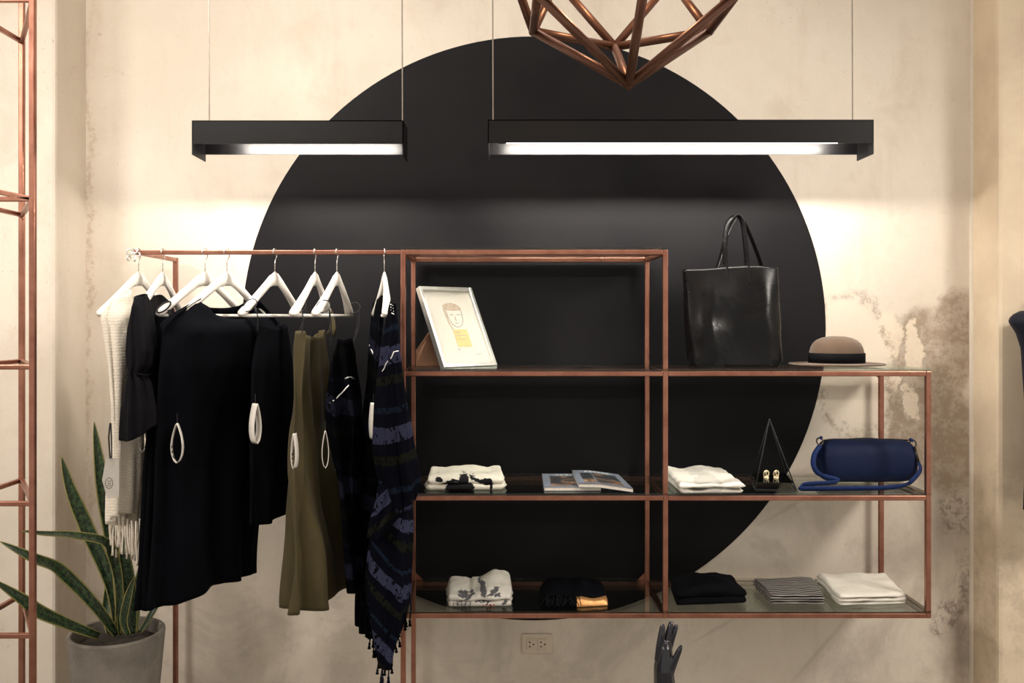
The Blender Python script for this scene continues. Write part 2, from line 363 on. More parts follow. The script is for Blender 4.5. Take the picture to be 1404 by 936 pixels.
strip_light(669, 1198, 692, 1158, 164, (676, 1180), 'longer black metal strip light hanging above the tote bag and shelves')

# ------------------------------------------------------------------ copper shelving with clothes rail
YF, YB, S = 2.955, 3.315, .0168
X = lambda px: (px - VX) * YF / F
Z = lambda py: CZ - (py - VY) * YF / F
xe, x1, x2, x3 = X(187), X(553), X(912), X(1272)
z1, z2, z3, z4 = Z(346), Z(512), Z(682), Z(843)
shelf = thing('copper_shelving', 'copper tube shelving frame with smoked glass shelves and long clothes rail', 'shelf', (x1, YB, 0))
def bar(name, a, b, wd=S): q = M(); q.bar(a, b, wd); return q.build(name, m_copper, shelf, bevel=.0025)
h = S / 2
for x, y, za, zb in ((x1, YF, 0, z1), (x1, YB, 0, z1), (x2, YF, z4, z1), (x2, YB, z4, z1), (x3, YF, z4, z2), (x3, YB, z4, z2), (xe, YB, 0, z1)):
    bar('post', (x, y, za - (h if za else 0)), (x, y, zb + h))
bar('clothes_rail', (xe - h, YF, z1), (x1 - h, YF, z1), .0145)
for xa, xb, z, y in ((x1, x2, z1, YF), (x1, x2, z1, YB), *[(a, b, z, y) for z in (z2, z3, z4) for y in (YF, YB) for a, b in ((x1, x2), (x2, x3))]):
    bar('long_rail', (xa + h, y, z), (xb - h, y, z))
for x, z in ((xe, z1), (x1, z1), (x2, z1), *[(x, z) for x in (x1, x2, x3) for z in (z2, z3, z4)]):
    bar('cross_rail', (x, YF + h, z), (x, YB - h, z), S if x != xe else .0145)
GT = .008                                           # glass thickness
for xa, xb, z in ((x1, x2, z1), *[(a, b, z) for z in (z2, z3, z4) for a, b in ((x1, x2), (x2, x3))]):
    q = M(); q.box((xa + (.001 if xa == x1 else .0015), YF - h, z + h), (xb + h - .001 if xb == x3 else xb - .0015, YB + h, z + h + GT)); q.build('glass_shelf', m_glass, shelf)
for x, z, sx in ((x3, z4, -1), (x3, z2, -1), (x1, z4, 1), (x2, z4, -1)):
    q = M(); zz = z + h if z == z4 else z - h; dz = .03 if z == z4 else -.03
    q.prism([(x + sx * h, YB, zz), (x + sx * (h + .03), YB, zz), (x + sx * h, YB, zz + dz)], (0, .004, 0)); q.build('corner_gusset', m_copper, shelf)
T2, T3, T4 = z2 + h + GT, z3 + h + GT, z4 + h + GT   # tops of the glass

# left triangular copper rack
d1 = 2.40
def rackpt(px, py, d): return P(px, py, d)
A1, A2, A3 = P(45, 440, d1), P(30, 440, d1 / .87), None
A3 = Vector((A2.x, A1.y, A1.z))
rack = thing('copper_rack', 'tall triangular copper tube rack standing at the left pier', 'rack', (A1.x, A1.y, 0))
def rbar(name, a, b, wd=.0155): q = M(); q.bar(a, b, wd); return q.build(name, m_copper, rack, bevel=.0025)
for a in (A1, A2, A3): rbar('post', (a.x, a.y, 0), (a.x, a.y, 3.0))
lev = [CZ - (py - VY) * d1 / F for py in (0, 273, 503, 690, 871)] + [.12]
for z in lev:
    for a, b in ((A1, A2), (A2, A3), (A3, A1)): rbar('rail', (a.x, a.y, z), (b.x, b.y, z), .0135)
rbar('brace', (A1.x, A1.y, lev[1]), (A3.x, A3.y, lev[1] + .046), .0135)

# ------------------------------------------------------------------ geometric copper pendant
ax, ay, az = 180 * 1.5 / F, 1.5, CZ + 324 * 1.5 / F
pend = thing('geometric_pendant', 'copper tube pendant lamp shaped as an open faceted cage', 'pendant lamp', (ax, ay, az))
def ringp(r, dz, off): return [Vector((ax + r * cos(R(off + 60 * k)), ay + r * sin(R(off + 60 * k)), az + dz)) for k in range(6)]
ap = Vector((ax, ay, az)); r1 = ringp(.18, .118, 30); r2 = ringp(.215, .245, 0); r3 = ringp(.18, .372, 30); tp = Vector((ax, ay, az + .49))
def strut(a, b): q = M(); d = (b - a).normalized(); q.tube([a - d * .004, b + d * .004], .0078, 10); q.build('strut', m_shaded_copper, pend, smooth=True)
for k in range(6):
    strut(ap, r1[k]); strut(r1[k], r1[(k + 1) % 6]); strut(r1[k], r2[k]); strut(r1[k], r2[(k + 1) % 6]); strut(r2[k], r2[(k + 1) % 6])
    strut(r2[k], r3[k]); strut(r2[(k + 1) % 6], r3[k]); strut(r3[k], r3[(k + 1) % 6]); strut(r3[k], tp)
q = M(); q.tube([tp, (ax, ay, 3.3)], .003, 8); q.build('lamp_cord', m_cord, pend)
q = M(); q.lathe((ax, ay, az + .30), [(0, .14), (.02, .14), (.02, .075), (.017, .07), (0, .07)], 16); q.build('lamp_holder', m_lampmetal, pend)
q = M(); q.lathe((ax, ay, az + .30), [(.012, .072), (.014, .06), (.03, .02), (.032, 0), (.025, -.02), (.012, -.029), (0, -.031)], 18); q.build('bulb', m_bulb, pend, smooth=True)

# ------------------------------------------------------------------ hangers
HA = {1: (190, 12), 2: (223, 2), 3: (281, 27), 4: (311, 27), 5: (377, 16), 6: (432, 6), 7: (462, 7), 8: (527, -13)}
ZR = z1
def hp(i, u, v=0, dz=0):                            # point in hanger i's own frame: u away from camera along the arms, v towards the shelves
    px, a = HA[i]; a = R(a)
    return Vector((X(px) + u * sin(a) + v * cos(a), YF + u * cos(a) - v * sin(a), ZR + dz))
def arm_z(u): t = min(1, abs(u) / .186); return -.082 - .123 * (sqrt(t * t + .006) - .0775) / .9255
hp_labels = {1: 'white wooden hanger at the end of the rail, holding the cream shawl', 2: 'white wooden hanger holding the black blouse with gathered sleeve',
             3: 'white wooden hanger with a black strap tied on, holding the black slip dress', 4: 'white wooden hanger inside the wide neckline of the black dress',
             5: 'white wooden hanger with thin black straps tied around both arms', 6: 'white wooden hanger holding the olive dress by its straps',
             7: 'white wooden hanger holding the dark navy strappy dress', 8: 'white wooden hanger under the navy striped fringed poncho'}
proto = []
for i in range(1, 9):
    r = thing('clothes_hanger', hp_labels[i], 'hanger', hp(i, 0), 'white wooden hangers on the copper rail')
    r.rotation_euler.z = pi / 2 - R(HA[i][1])
    if i == 1:
        q = M()
        def arm(u, v):
            s_ = (u - .5) * 2 * .190; t = abs(s_) / .190; a = 2 * pi * v
            hh = lerp(.0245, .0130, t ** .45) * (1 if t < .93 else sqrt(max(0, 1 - ((t - .93) / .07) ** 2)) * .9 + .1); ww = lerp(.0065, .0175, t ** 1.5) * (1 if t < .93 else sqrt(max(0, 1 - ((t - .93) / .07) ** 2)) * .9 + .1)
            return Vector((s_, ww * cos(a) + .012 * t * t, arm_z(s_) + hh * sin(a) - (.004 if t < .1 else 0)))
        q.grid(lambda v, u: arm(u, v), 12, 40, True)
        body = q.build('body', m_white_lac, None, smooth=True)
        q = M(); q.tube([(-.172, .010, -.208), (.172, .010, -.208)], .0055, 8); trouser = q.build('trouser_bar', m_white_lac, None, smooth=True)
        pts = [(.0125 * cos(t), 0, -.0 + .0125 * sin(t)) for t in [R(200 - 14 * k) for k in range(15)]] + [(.010, 0, -.016), (.003, 0, -.024), (0, 0, -.034), (0, 0, -.066)]
        q = M(); q.tube(pts, .0016, 6); hook = q.build('hook', m_wire, None, smooth=True)
        proto = [body, trouser, hook]
        for o in proto: o.parent = r
    else:
        for o in proto:
            c_ = o.copy(); COL.objects.link(c_); c_.parent = r

# silver bow at the rail end
c = P(184, 349, YF); bow = thing('silver_ornament', 'small twisted silver wire ornament hung on the end of the clothes rail', 'ornament', c)
for k, (dx, dz, rx, an) in enumerate(((-.010, .008, .011, 30), (.008, .012, .010, -20), (-.014, -.012, .010, 70), (.006, -.014, .012, 110), (.014, 0, .009, 10))):
    pts = [(c.x + dx + rx * cos(t) * cos(R(an)), c.y - .010 + rx * .6 * cos(t) * sin(R(an)), c.z + dz + rx * .75 * sin(t)) for t in [2 * pi * j / 14 for j in range(15)]]
    q = M(); q.tube(pts, .0026, 6, False); q.build('wire_loop', m_silver, bow, smooth=True)

# ------------------------------------------------------------------ garments
def garment(mb, ang, rows, A, depth, top=None, hem=None, fold=.012, nf=7, seed=0, nu=96, nv=60, Bmin=.012, sq=1.0, clip=.93, close=None):
    """cloth tube whose outline follows rows (py, left px, right px) at the given depth; A = half width away from the camera"""
    rw = []
    for py, l, r_ in rows:
        c_ = P((l + r_) / 2, py, depth); hw = (r_ - l) / 2 * depth / F; phi = R(ang) + atan2(VX - (l + r_) / 2, F)
        A_ = A(py) if callable(A) else A
        A_ = min(A_, clip * hw / max(.02, abs(sin(phi)))); B = max(Bmin, sqrt(max(0, hw * hw - (A_ * sin(phi)) ** 2)) / cos(phi))
        rw.append((c_.z, c_.x, A_, B))
    z0, zh = rw[0][0], rw[-1][0]; a = R(ang); d = Vector((sin(a), cos(a), 0)); nn = Vector((cos(a), -sin(a), 0))
    def fn(u, v):
        th = 2 * pi * u; ct, st = cos(th), sin(th)
        zt = z0 + (top(ct, st) if top else 0); zb = zh + (hem(ct, st) if hem else 0); z = lerp(zt, zb, v)
        zc = min(z, z0); cxx, A_, B = interp(rw, zc, 1), interp(rw, zc, 2), interp(rw, zc, 3)
        cs = abs(ct) ** sq * (1 if ct > 0 else -1)
        f = fold * (.12 + .88 * v ** .8) * (sin(nf * th + seed + 1.2 * sin(2.2 * v + seed)) + .55 * sin(nf * 1.7 * round(1) * th // 1 * 0 + (nf + 4) * th + seed * 2.3 + 2 * v))
        if close: k_ = close(abs(ct)); B *= lerp(k_, 1, min(1, v / .10) ** .6); f *= lerp(k_, 1, min(1, v / .15))
        p = Vector((cxx, depth, z)) + d * A_ * cs + nn * B * st
        nrm = (d * ct / max(A_, .03) + nn * st / max(B, .01)).normalized()
        wr = noise.noise(Vector((cs * 2.5 + seed, st * 2, z * 5 + seed))) * fold * .8
        return p + nrm * (f + wr - fold * .9)
    mb.grid(fn, nu, nv, True)
    return mb
from mathutils.bvhtree import BVHTree
def on(mb, px, py, d0, off=.002):
    """point of a cloth surface at a measured spot, so that trims and tags lie on the cloth"""
    o0 = Vector((0, 0, CZ)); d = (P(px, py, 3) - o0).normalized()
    hit = BVHTree.FromPolygons(mb.v, mb.f).ray_cast(o0, d)[0]
    return hit - d * off if hit is not None else P(px, py, d0)
def loop_tag(c, hgt, wid, yaw, parent, rw=.020, name='price_tag', label='white looped paper price tag'):
    """strip of paper bent into a teardrop loop, hanging from its top"""
    yw = R(yaw); ex = Vector((cos(yw), sin(yw), 0)); ey = Vector((-sin(yw), cos(yw), 0)); c = Vector(c)
    pts = []
    for k in range(33):
        t = k / 32; s_ = abs(2 * t - 1); side = -1 if t < .5 else 1
        wv = wid / 2 * (sin(pi * min(1, s_ ** .75)) ** .8 if 0 < s_ < 1 else 0)
        pts.append(c + ex * side * wv + Vector((0, 0, -hgt * (1 - s_))))
    q = M(); q.grid(lambda u, v: pts[int(round(u * 32))] + ey * (v - .5) * rw, 32, 1)
    o = q.build(name, m_paper, parent, smooth=True, solid=.0012); o['label'] = label
    q = M()
    for j, t in enumerate((.30, .36, .42)):          # small printed marks on the inside
        a_, b_ = pts[int(t * 32)], pts[int(t * 32) + 1]; dn = ex * .0010
        q.add([a_ + dn - ey * rw * .25, b_ + dn - ey * rw * .25, b_ + dn + ey * rw * .25, a_ + dn + ey * rw * .25], [(0, 1, 2, 3)])
    q.build('print', m_ink, o)
    q = M(); q.tube([c + Vector((0, 0, .03)), c], .0012, 5); q.build('tag_string', m_cord, o)
    return o

# 1 cream shawl
g = thing('cream_shawl', 'cream loose knit shawl with fringe hanging at the end of the rail', 'shawl', hp(1, -.15, 0, -.2))
q = M(); garment(q, 12, [(402, 160, 180), (416, 149, 190), (434, 138, 199), (450, 142, 203), (500, 150, 205), (550, 154, 203), (600, 155, 199), (650, 152, 198), (700, 150, 193), (712, 150, 192)], .10, 2.84,
                 top=lambda ct, st: .012 * ct, hem=lambda ct, st: .02 * st - .015 * ct, fold=.010, nf=5, seed=1.3, Bmin=.02)
q.build('cloth', m_cream, g, smooth=True, solid=.003)
for k in range(22):
    t = k / 21; b = P(lerp(151, 192, t), lerp(702, 716, t) + random.uniform(-2, 2), 2.80 + .05 * (k % 3)); L_ = (.118 + random.uniform(-.02, .02))
    e = b + Vector((random.uniform(-.008, .008), 0, -L_)); q = M(); q.tube([b, lerp(b, e, .5) + Vector((random.uniform(-.004, .004), 0, 0)), lerp(b, e, .9), e], [.0022, .0028, .0032, .0040], 6); q.build('fringe_strand', m_cream, g, smooth=True)
c = P(151, 628, 2.72); q = M(); q.tube([P(151, 580, 2.74), P(149, 600, 2.73), c], .0025, 6); q.tube([P(152, 580, 2.74), P(153, 605, 2.73), P(153, 628, 2.72)], .0022, 6); q.build('tag_cord', m_cord, g)
q = M(); q.prism([P(145, 628, 2.715), P(163, 628, 2.74), P(163, 680, 2.74), P(147, 684, 2.715), P(140, 658, 2.71)], (0, .003, 0)); o = q.build('price_tag', m_paper, g); o['label'] = 'white card price tag with a small round emblem'
q = M(); c = P(150, 662, 2.712)
q.tube([c + Vector((.011 * cos(t), -.002, .016 * sin(t))) for t in [2 * pi * j / 20 for j in range(21)]], .0009, 4, False)
for dz in (-.007, 0, .007): q.tube([c + Vector((-.005, -.002, dz)), c + Vector((.002, -.002, dz - .003)), c + Vector((.006, -.002, dz + .002))], .0009, 4)
q.build('emblem', m_ink, o)

# 2 black blouse with gathered sleeve
g = thing('black_blouse', 'black satin blouse with a gathered puff sleeve beside the cream shawl', 'blouse', hp(2, 0, 0, -.2))
q = M(); garment(q, 2, [(412, 190, 236), (440, 186, 246), (500, 190, 250), (560, 200, 252), (600, 205, 252)], .19, YF, top=lambda ct, st: .02 - .035 * abs(ct) ** 1.5, fold=.008, nf=6, seed=2, Bmin=.018)
q.build('bodice', m_charcoal, g, smooth=True, solid=.002)
q = M(); garment(q, 14, [(405, 187, 200), (420, 181, 209), (450, 175, 213), (480, 173, 216), (500, 174, 214), (512, 177, 209), (525, 173, 213), (560, 168, 217), (588, 167, 217)], .055, 2.74,
                 top=lambda ct, st: .006 * ct, hem=lambda ct, st: .03 * ct + .015 * st, fold=.005, nf=8, seed=.4, Bmin=.02)
q.build('sleeve', m_charcoal, g, smooth=True, solid=.002)
q = M(); q.tube([P(192 + 16 * cos(t), 512, 2.745) + Vector((0, .05 * sin(t), .004 * sin(3 * t))) for t in [2 * pi * j / 24 for j in range(25)]], .003, 6, False); q.build('gathering_band', m_charcoal, g, smooth=True)
loop_tag(P(195, 570, 2.80), .112, .022, 20, g, .02)

# 3 black slip dress
g = thing('black_slip_dress', 'long black slip dress tied to its hanger by a flat strap', 'dress', hp(3, 0, 0, -.3))
q = M(); garment(q, 27, [(440, 205, 330), (470, 204, 332), (560, 208, 330), (640, 203, 328), (740, 197, 326), (812, 194, 324)], .23, YF, top=lambda ct, st: .018 * abs(ct), hem=lambda ct, st: .006 * sin(3 * ct), fold=.012, nf=7, seed=3.1, Bmin=.02, clip=.98)
q.build('cloth', m_black, g, smooth=True, solid=.002); qc = q
for u in (-.172, .172):
    q = M(); a_ = hp(3, u, .0, -.172); q.tube([hp(3, u + .02 * sin(t), .021 * cos(t), -.182 + .018 * sin(t)) for t in [2 * pi * j / 12 for j in range(13)]], .003, 6, False)
    q.tube([hp(3, u, .02, -.19), hp(3, u * .97, .024, -.215), hp(3, u * .95, .012, -.245)], .0045, 6, flat=.4); q.build('strap', m_cord, g)

# 4 black dress with wide neckline
g = thing('black_wide_neck_dress', 'wide black cotton dress with open scoop neckline and dropped shoulders', 'dress', hp(4, 0, 0, -.3))
def neck(ct, st):
    a_ = abs(ct)
    if a_ < .62: return .006 - (.066 if st > 0 else .030) * (1 - (a_ / .62) ** 2.6)
    return .006 - .085 * ((a_ - .62) / .38) ** 1.2
q = M(); garment(q, 27, [(412, 252, 372), (432, 235, 384), (450, 224, 390), (500, 222, 388), (560, 222, 372), (640, 218, 358), (720, 212, 356), (806, 206, 352)], .27, YF, top=neck, hem=lambda ct, st: .008 * sin(4 * ct + 1) , fold=.016, nf=7, seed=5.2, Bmin=.02, clip=.975, close=lambda a_: 1 if a_ < .5 else max(.08, 1 - (a_ - .5) / .1))
q.build('cloth', m_black, g, smooth=True, solid=.002); qc4 = q
loop_tag(on(qc4, 243, 580, 2.72, .02), .122, .036, -5, g, .014)

# 5 black strappy top
g = thing('black_strap_top', 'short black top hanging by thin tied straps next to the olive dress', 'top', hp(5, 0, 0, -.3))
q = M(); garment(q, 16, [(450, 356, 394), (470, 350, 399), (500, 345, 404), (600, 342, 408), (708, 346, 405)], .17, YF, top=lambda ct, st: .012 * abs(ct), hem=lambda ct, st: .006 * sin(3 * ct), fold=.008, nf=6, seed=1.7, Bmin=.03)
q.build('cloth', m_black, g, smooth=True, solid=.002); loop_tag(on(q, 350, 553, 2.80, .035), .125, .030, 58, g, .024)
for u in (-.165, .155):
    q = M(); q.tube([hp(5, u + .016 * sin(t), .022 * cos(t) + .008, -.176 + .020 * sin(t)) for t in [2 * pi * j / 12 for j in range(13)]], .0016, 6, False)
    q.tube([hp(5, u, .028, -.185), hp(5, u * .95, .03, -.21), hp(5, u * .85, .02, -.255)], .0018, 6); q.tube([hp(5, u, .028, -.185), hp(5, u * 1.06, .034, -.196)], .0022, 6); q.build('strap', m_cord, g)

# 6 olive dress
g = thing('olive_dress', 'long olive green dress on thin straps with flared hem', 'dress', hp(6, 0, 0, -.4))
q = M(); garment(q, 6, [(456, 408, 446), (475, 406, 447), (520, 404, 449), (580, 402, 453), (640, 399, 461), (720, 395, 472), (816, 387, 482)], lambda py: lerp(.19, .235, (py - 456) / 360), YF, top=lambda ct, st: .022 * abs(ct) ** 2 - .014, hem=lambda ct, st: .006 * sin(5 * ct), fold=.024, nf=6, seed=.9, Bmin=.03)
q.build('cloth', m_olive, g, smooth=True, solid=.002); qc = q
q = M(); q.tube([hp(6, -.17, .012, -.19), hp(6, -.17, .016, -.22), hp(6, -.165, .01, -.262)], .002, 6); q.build('strap', m_cord, g)
q = M(); q.tube([hp(6, .165, .004, -.185), hp(6, .165, .012, -.22), hp(6, .15, .016, -.25), hp(6, .14, .010, -.275)], [.004, .007, .012, .018], 8, flat=.35); q.build('shoulder_tie', m_olive, g, smooth=True)
loop_tag(on(qc, 404, 594, 2.74, .02), .108, .018, -30, g, .016); loop_tag(P(446, 590, 2.77), .116, .020, 20, g, .010)

# 7 navy strappy dress
g = thing('navy_strap_dress', 'dark navy patterned dress on long thin straps between olive dress and poncho', 'dress', hp(7, 0, 0, -.4))
q = M(); garment(q, 7, [(468, 462, 484), (485, 456, 489), (510, 450, 493), (545, 444, 497), (575, 445, 499), (600, 452, 500), (660, 466, 503), (760, 474, 506), (800, 478, 506)], .15, YF, top=lambda ct, st: .010 * abs(ct), fold=.010, nf=6, seed=4.4, Bmin=.02)
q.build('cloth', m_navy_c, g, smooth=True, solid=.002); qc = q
for u in (-.168, .172):
    q = M(); q.tube([hp(7, u + .014 * sin(t), .022 * cos(t) + .008, -.180 + .020 * sin(t)) for t in [2 * pi * j / 12 for j in range(13)]], .0016, 6, False)
    q.tube([hp(7, u, .028, -.19), hp(7, u * .93, .030, -.24), hp(7, u * .75, .02, -.30)], .0018, 6)
    q.tube([hp(7, u, .028, -.19), hp(7, u * .90, .022, -.25), hp(7, u * .70, .02, -.30)], .0015, 6); q.build('strap', m_cord, g)
q = M(); q.tube([on(qc, a_, b_, 2.8) for a_, b_ in ((453, 552), (457, 549), (462, 545), (466, 541), (470, 537), (474, 532), (478, 528))], .0022, 6); q.build('white_trim', m_whitecord, g, smooth=True)
q = M(); q.tube([on(qc, a_, b_, 2.8) for a_, b_ in ((473, 519), (477, 517), (481, 517), (485, 519))], .0026, 6); q.build('white_trim', m_whitecord, g, smooth=True)

# 8 navy striped poncho with fringe
g = thing('navy_striped_poncho', 'navy and blue striped woven poncho with knotted fringe beside the shelving', 'poncho', hp(8, 0, 0, -.5))
q = M(); garment(q, -13, [(412, 532, 543), (430, 527, 546), (480, 519, 552), (560, 514, 562), (620, 512, 571), (655, 518, 577), (678, 526, 572), (692, 534, 566)], .10, 2.80, top=lambda ct, st: .012 * ct, hem=lambda ct, st: .012 * st, fold=.011, nf=5, seed=2.2, Bmin=.012)
q.build('front_drape', m_navy_a, g, smooth=True, solid=.003); qf = q
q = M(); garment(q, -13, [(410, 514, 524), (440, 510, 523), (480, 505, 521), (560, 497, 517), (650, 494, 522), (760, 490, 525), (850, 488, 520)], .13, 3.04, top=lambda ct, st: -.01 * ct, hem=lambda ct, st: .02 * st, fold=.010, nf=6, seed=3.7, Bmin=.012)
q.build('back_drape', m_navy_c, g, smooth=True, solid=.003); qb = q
q = M(); garment(q, -8, [(640, 518, 562), (670, 512, 566), (720, 506, 567), (780, 500, 566), (815, 500, 565), (850, 506, 558), (880, 513, 545), (900, 519, 536)], .09, 2.86, hem=lambda ct, st: .012 * ct, fold=.012, nf=5, seed=6.0, Bmin=.012)
q.build('lower_drape', m_navy_b, g, smooth=True, solid=.003)
q = M(); garment(q, -8, [(662, 522, 566), (690, 513, 566), (712, 508, 548), (736, 506, 526)], .05, 2.79, fold=.008, nf=4, seed=2.6, Bmin=.010)
q.build('middle_drape', m_navy_d, g, smooth=True, solid=.003)
fr = [(lerp(489, 516, k / 13), lerp(800, 846, k / 13), 3.00, .10) for k in range(14)] + [(lerp(503, 520, k / 8), lerp(832, 876, k / 8), 2.84, .09) for k in range(9)] + \
     [(lerp(519, 536, k / 5), 893, 2.83, .085) for k in range(6)] + [(lerp(537, 561, k / 6), lerp(874, 818, k / 6), 2.84, .075) for k in range(7)]
for k, (px, py, y, L_) in enumerate(fr):
    b = P(px, py, y); L_ *= random.uniform(.8, 1.25); e = b + Vector((random.uniform(-.008, .008), random.uniform(-.01, .01), -L_))
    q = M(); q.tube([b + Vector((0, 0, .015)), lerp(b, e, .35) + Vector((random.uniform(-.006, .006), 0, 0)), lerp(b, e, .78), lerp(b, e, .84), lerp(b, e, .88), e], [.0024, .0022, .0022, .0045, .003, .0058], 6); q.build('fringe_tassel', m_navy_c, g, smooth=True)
q = M(); q.tube([on(qf, a_, b_, 2.72, .003) for a_, b_ in ((546, 481), (540, 482), (538, 487), (536, 491), (532, 495), (529, 499), (527, 505), (524, 509))], .0018, 6); q.build('white_stitching', m_whitecord, g, smooth=True)
q = M(); q.tube([on(qb, a_, b_, 2.98) for a_, b_ in ((507, 473), (509, 479), (512, 485))], .0028, 6); q.build('white_stitching', m_whitecord, g, smooth=True)
for k in range(4):
    q = M(); q.tube([on(qf, 535.5 + k * .5, 417 + k * 4, 2.72), on(qf, 538.5 + k * .7, 418.5 + k * 4, 2.72)], .0017, 5); q.build('white_stitching', m_whitecord, g)
loop_tag(on(qb, 512, 552, 2.90, .03), .118, .02, 62, g, .022)

# ------------------------------------------------------------------ things on the top shelf
# picture frame, leaning back
yaw, lean = R(40), R(28)
bl = Vector(((609 - VX) * 3.0 / F, 3.0, T2 + .002)); ex = Vector((cos(yaw), sin(yaw), 0)); bk = Vector((-sin(yaw), cos(yaw), 0))
ez = (bk * sin(lean) + Vector((0, 0, 1)) * cos(lean)); en = ez.cross(ex) * -1    # en points to the back
if en.dot(bk) < 0: en = -en
FW, FH, FD = .233, .313, .022
def fp(a_, b_, c_=0): return bl + ex * a_ + ez * b_ + en * c_
pf = thing('picture_frame', 'silver picture frame with a line portrait sketch leaning on the top shelf', 'picture frame', bl)
fwid = .013
for a0, a1, b0, b1 in ((0, fwid, 0, FH), (FW - fwid, FW, 0, FH), (fwid, FW - fwid, 0, fwid), (fwid, FW - fwid, FH - fwid, FH)):
    q = M(); q.prism([fp(a0, b0), fp(a1, b0), fp(a1, b1), fp(a0, b1)], en * FD); q.build('frame_side', m_silver, pf, bevel=.0015)
q = M(); q.prism([fp(fwid, fwid, .012), fp(FW - fwid, fwid, .012), fp(FW - fwid, FH - fwid, .012), fp(fwid, FH - fwid, .012)], en * .008)
paper = q.build('drawing', plain('drawing_paper', (.60, .565, .50), .7, 0, .02, 8), pf); paper['label'] = 'cream sheet with a pale portrait sketch and a yellow note'
m_hair = plain('pale_brown_pencil', (.44, .35, .27), .8, 0, .15, 90); m_note = plain('yellow_note', (.58, .48, .22), .8, 0, .06, 60); m_pencil = plain('grey_pencil', (.30, .28, .26), .8)
def flat(pts, mat, name, dz=.0115): q = M(); q.prism([fp(a_, b_, dz) for a_, b_ in pts], en * .0003); return q.build(name, mat, paper)
flat([(.082, .226), (.084, .243), (.098, .252), (.125, .254), (.148, .248), (.160, .236), (.163, .224), (.120, .222)], m_hair, 'sketch_hair')
flat([(.082, .226), (.090, .225), (.092, .180), (.100, .150), (.095, .148), (.086, .176)], m_hair, 'sketch_hair')
flat([(.096, .080), (.158, .080), (.158, .148), (.096, .148)], m_note, 'yellow_note', .0110)
for bz, w0, w1 in ((.135, .103, .130), (.123, .103, .148), (.109, .108, .146)):
    flat([(w0, bz), (w1, bz + .001), (w1, bz + .003), (w0, bz + .002)], m_hair, 'note_line', .0106)
def stroke(pts, r=.0008): q = M(); q.tube([fp(a_, b_, .0108) for a_, b_ in pts], r, 4); q.build('pencil_line', m_pencil, paper)
stroke([(.092, .222), (.093, .195), (.102, .168), (.120, .156), (.140, .162), (.154, .182), (.158, .222)])
stroke([(.104, .205), (.112, .208), (.118, .204)]); stroke([(.132, .204), (.140, .208), (.147, .204)]); stroke([(.125, .200), (.121, .186), (.128, .184)]); stroke([(.116, .174), (.125, .171), (.134, .174)])
stroke([(.090, .070), (.100, .074), (.097, .066)]); stroke([(.165, .050), (.188, .052)])
q = M(); s0 = fp(FW * .5, FH * .62, FD); s1 = Vector((s0.x, s0.y, T2)) + bk * .115 - ex * .06
dd = ex * .045; q.prism([s0 - dd, s0 + dd, Vector((s1.x, s1.y, T2 + .001)) + dd, Vector((s1.x, s1.y, T2 + .001)) - dd], bk * .004)
# easel leg: a brown board hinged at the back
hx = fp(.055, .22, FD); ft = fp(.04, 0, FD) + bk * .10; ft.z = T2 + .001
leg = M(); leg.prism([fp(.02, .16, FD), fp(.075, .17, FD), Vector((ft.x + .03, ft.y + .02, T2 + .001)), Vector((ft.x - .055, ft.y - .02, T2 + .001)), Vector((ft.x - .055, ft.y - .02, T2 + .055))], bk * .004)
leg.build('easel_leg', plain('brown_board', (.26, .13, .075), .6, 0, .08), pf)

# tote bag
tb = G(1003, 505, T2); tb.y = 3.13; tb.x = (1003 - VX) * 3.13 / F; tb.z = T2
tote = thing('tote_bag', 'tall black leather tote bag standing on the glass shelf', 'bag', tb)
hw0, hw1, TH = .158, .162, (505 - 371) * 3.13 / F
def totef(u, v):
    th = 2 * pi * u; ct, st = cos(th), sin(th); e = .30
    cs = abs(ct) ** e * (1 if ct > 0 else -1); ss = abs(st) ** .42 * (1 if st > 0 else -1)
    hwid = lerp(hw0, hw1, v); dep = lerp(.068, .030, v ** 1.2) ; z = v * TH
    p = Vector((tb.x + cs * hwid + lerp(.008, -.006, v), tb.y + ss * dep, T2 + .001 + z))
    if v < .06: p.x = lerp(tb.x + .008, p.x, .93 + .07 * v / .06)
    bulge = -sin(pi * min(1, .08 + v * .95)) * (.026 * math.exp(-((cs + .52 - .25 * (v - .5)) / .30) ** 2) + .024 * math.exp(-((cs - .66) / .24) ** 2) - .008 + .010 * noise.noise(Vector((cs * 2.6, st, z * 9))))
    p.y += bulge * (-.6 if st > 0 else 1) * (1 - abs(cs) ** 8)
    p.x += .008 * noise.noise(Vector((z * 9, cs, 3))) * abs(cs) ** 6
    p.z += (.006 * sin(cs * 2.5 + .6) - (.012 if cs < -.9 else 0) * 0) * v
    return p
q = M(); q.grid(totef, 120, 40, True); n0 = len(q.v); 
q.f.append(tuple(range(120)))
q.build('bag_body', m_leather, tote, smooth=True, solid=.003)
zt = T2 + TH
def strap(pts, y, name):
    pts = [P(px, py, y + dy) for px, py, dy in pts]
    sm = []
    for i in range(len(pts) - 1):
        p0, p1, p2, p3 = pts[max(i-1,0)], pts[i], pts[i+1], pts[min(i+2, len(pts)-1)]
        for j in range(6):
            t = j / 6; sm.append(.5 * ((2*p1) + (p2-p0)*t + (2*p0-5*p1+4*p2-p3)*t*t + (3*p1-p0-3*p2+p3)*t**3))
    sm.append(pts[-1]); return sm
q = M(); q.tube(strap([(995, 390, -.005), (995, 366, 0), (994, 335, .0), (998, 306, 0), (1009, 295, .0), (1018, 304, .0), (1022, 335, 0), (1025, 366, 0), (1025, 390, -.005)], 3.10, 'h'), .0095, 8, flat=.2, axis=(.75, -.65, 0)); q.build('handle', m_leather, tote, smooth=True)
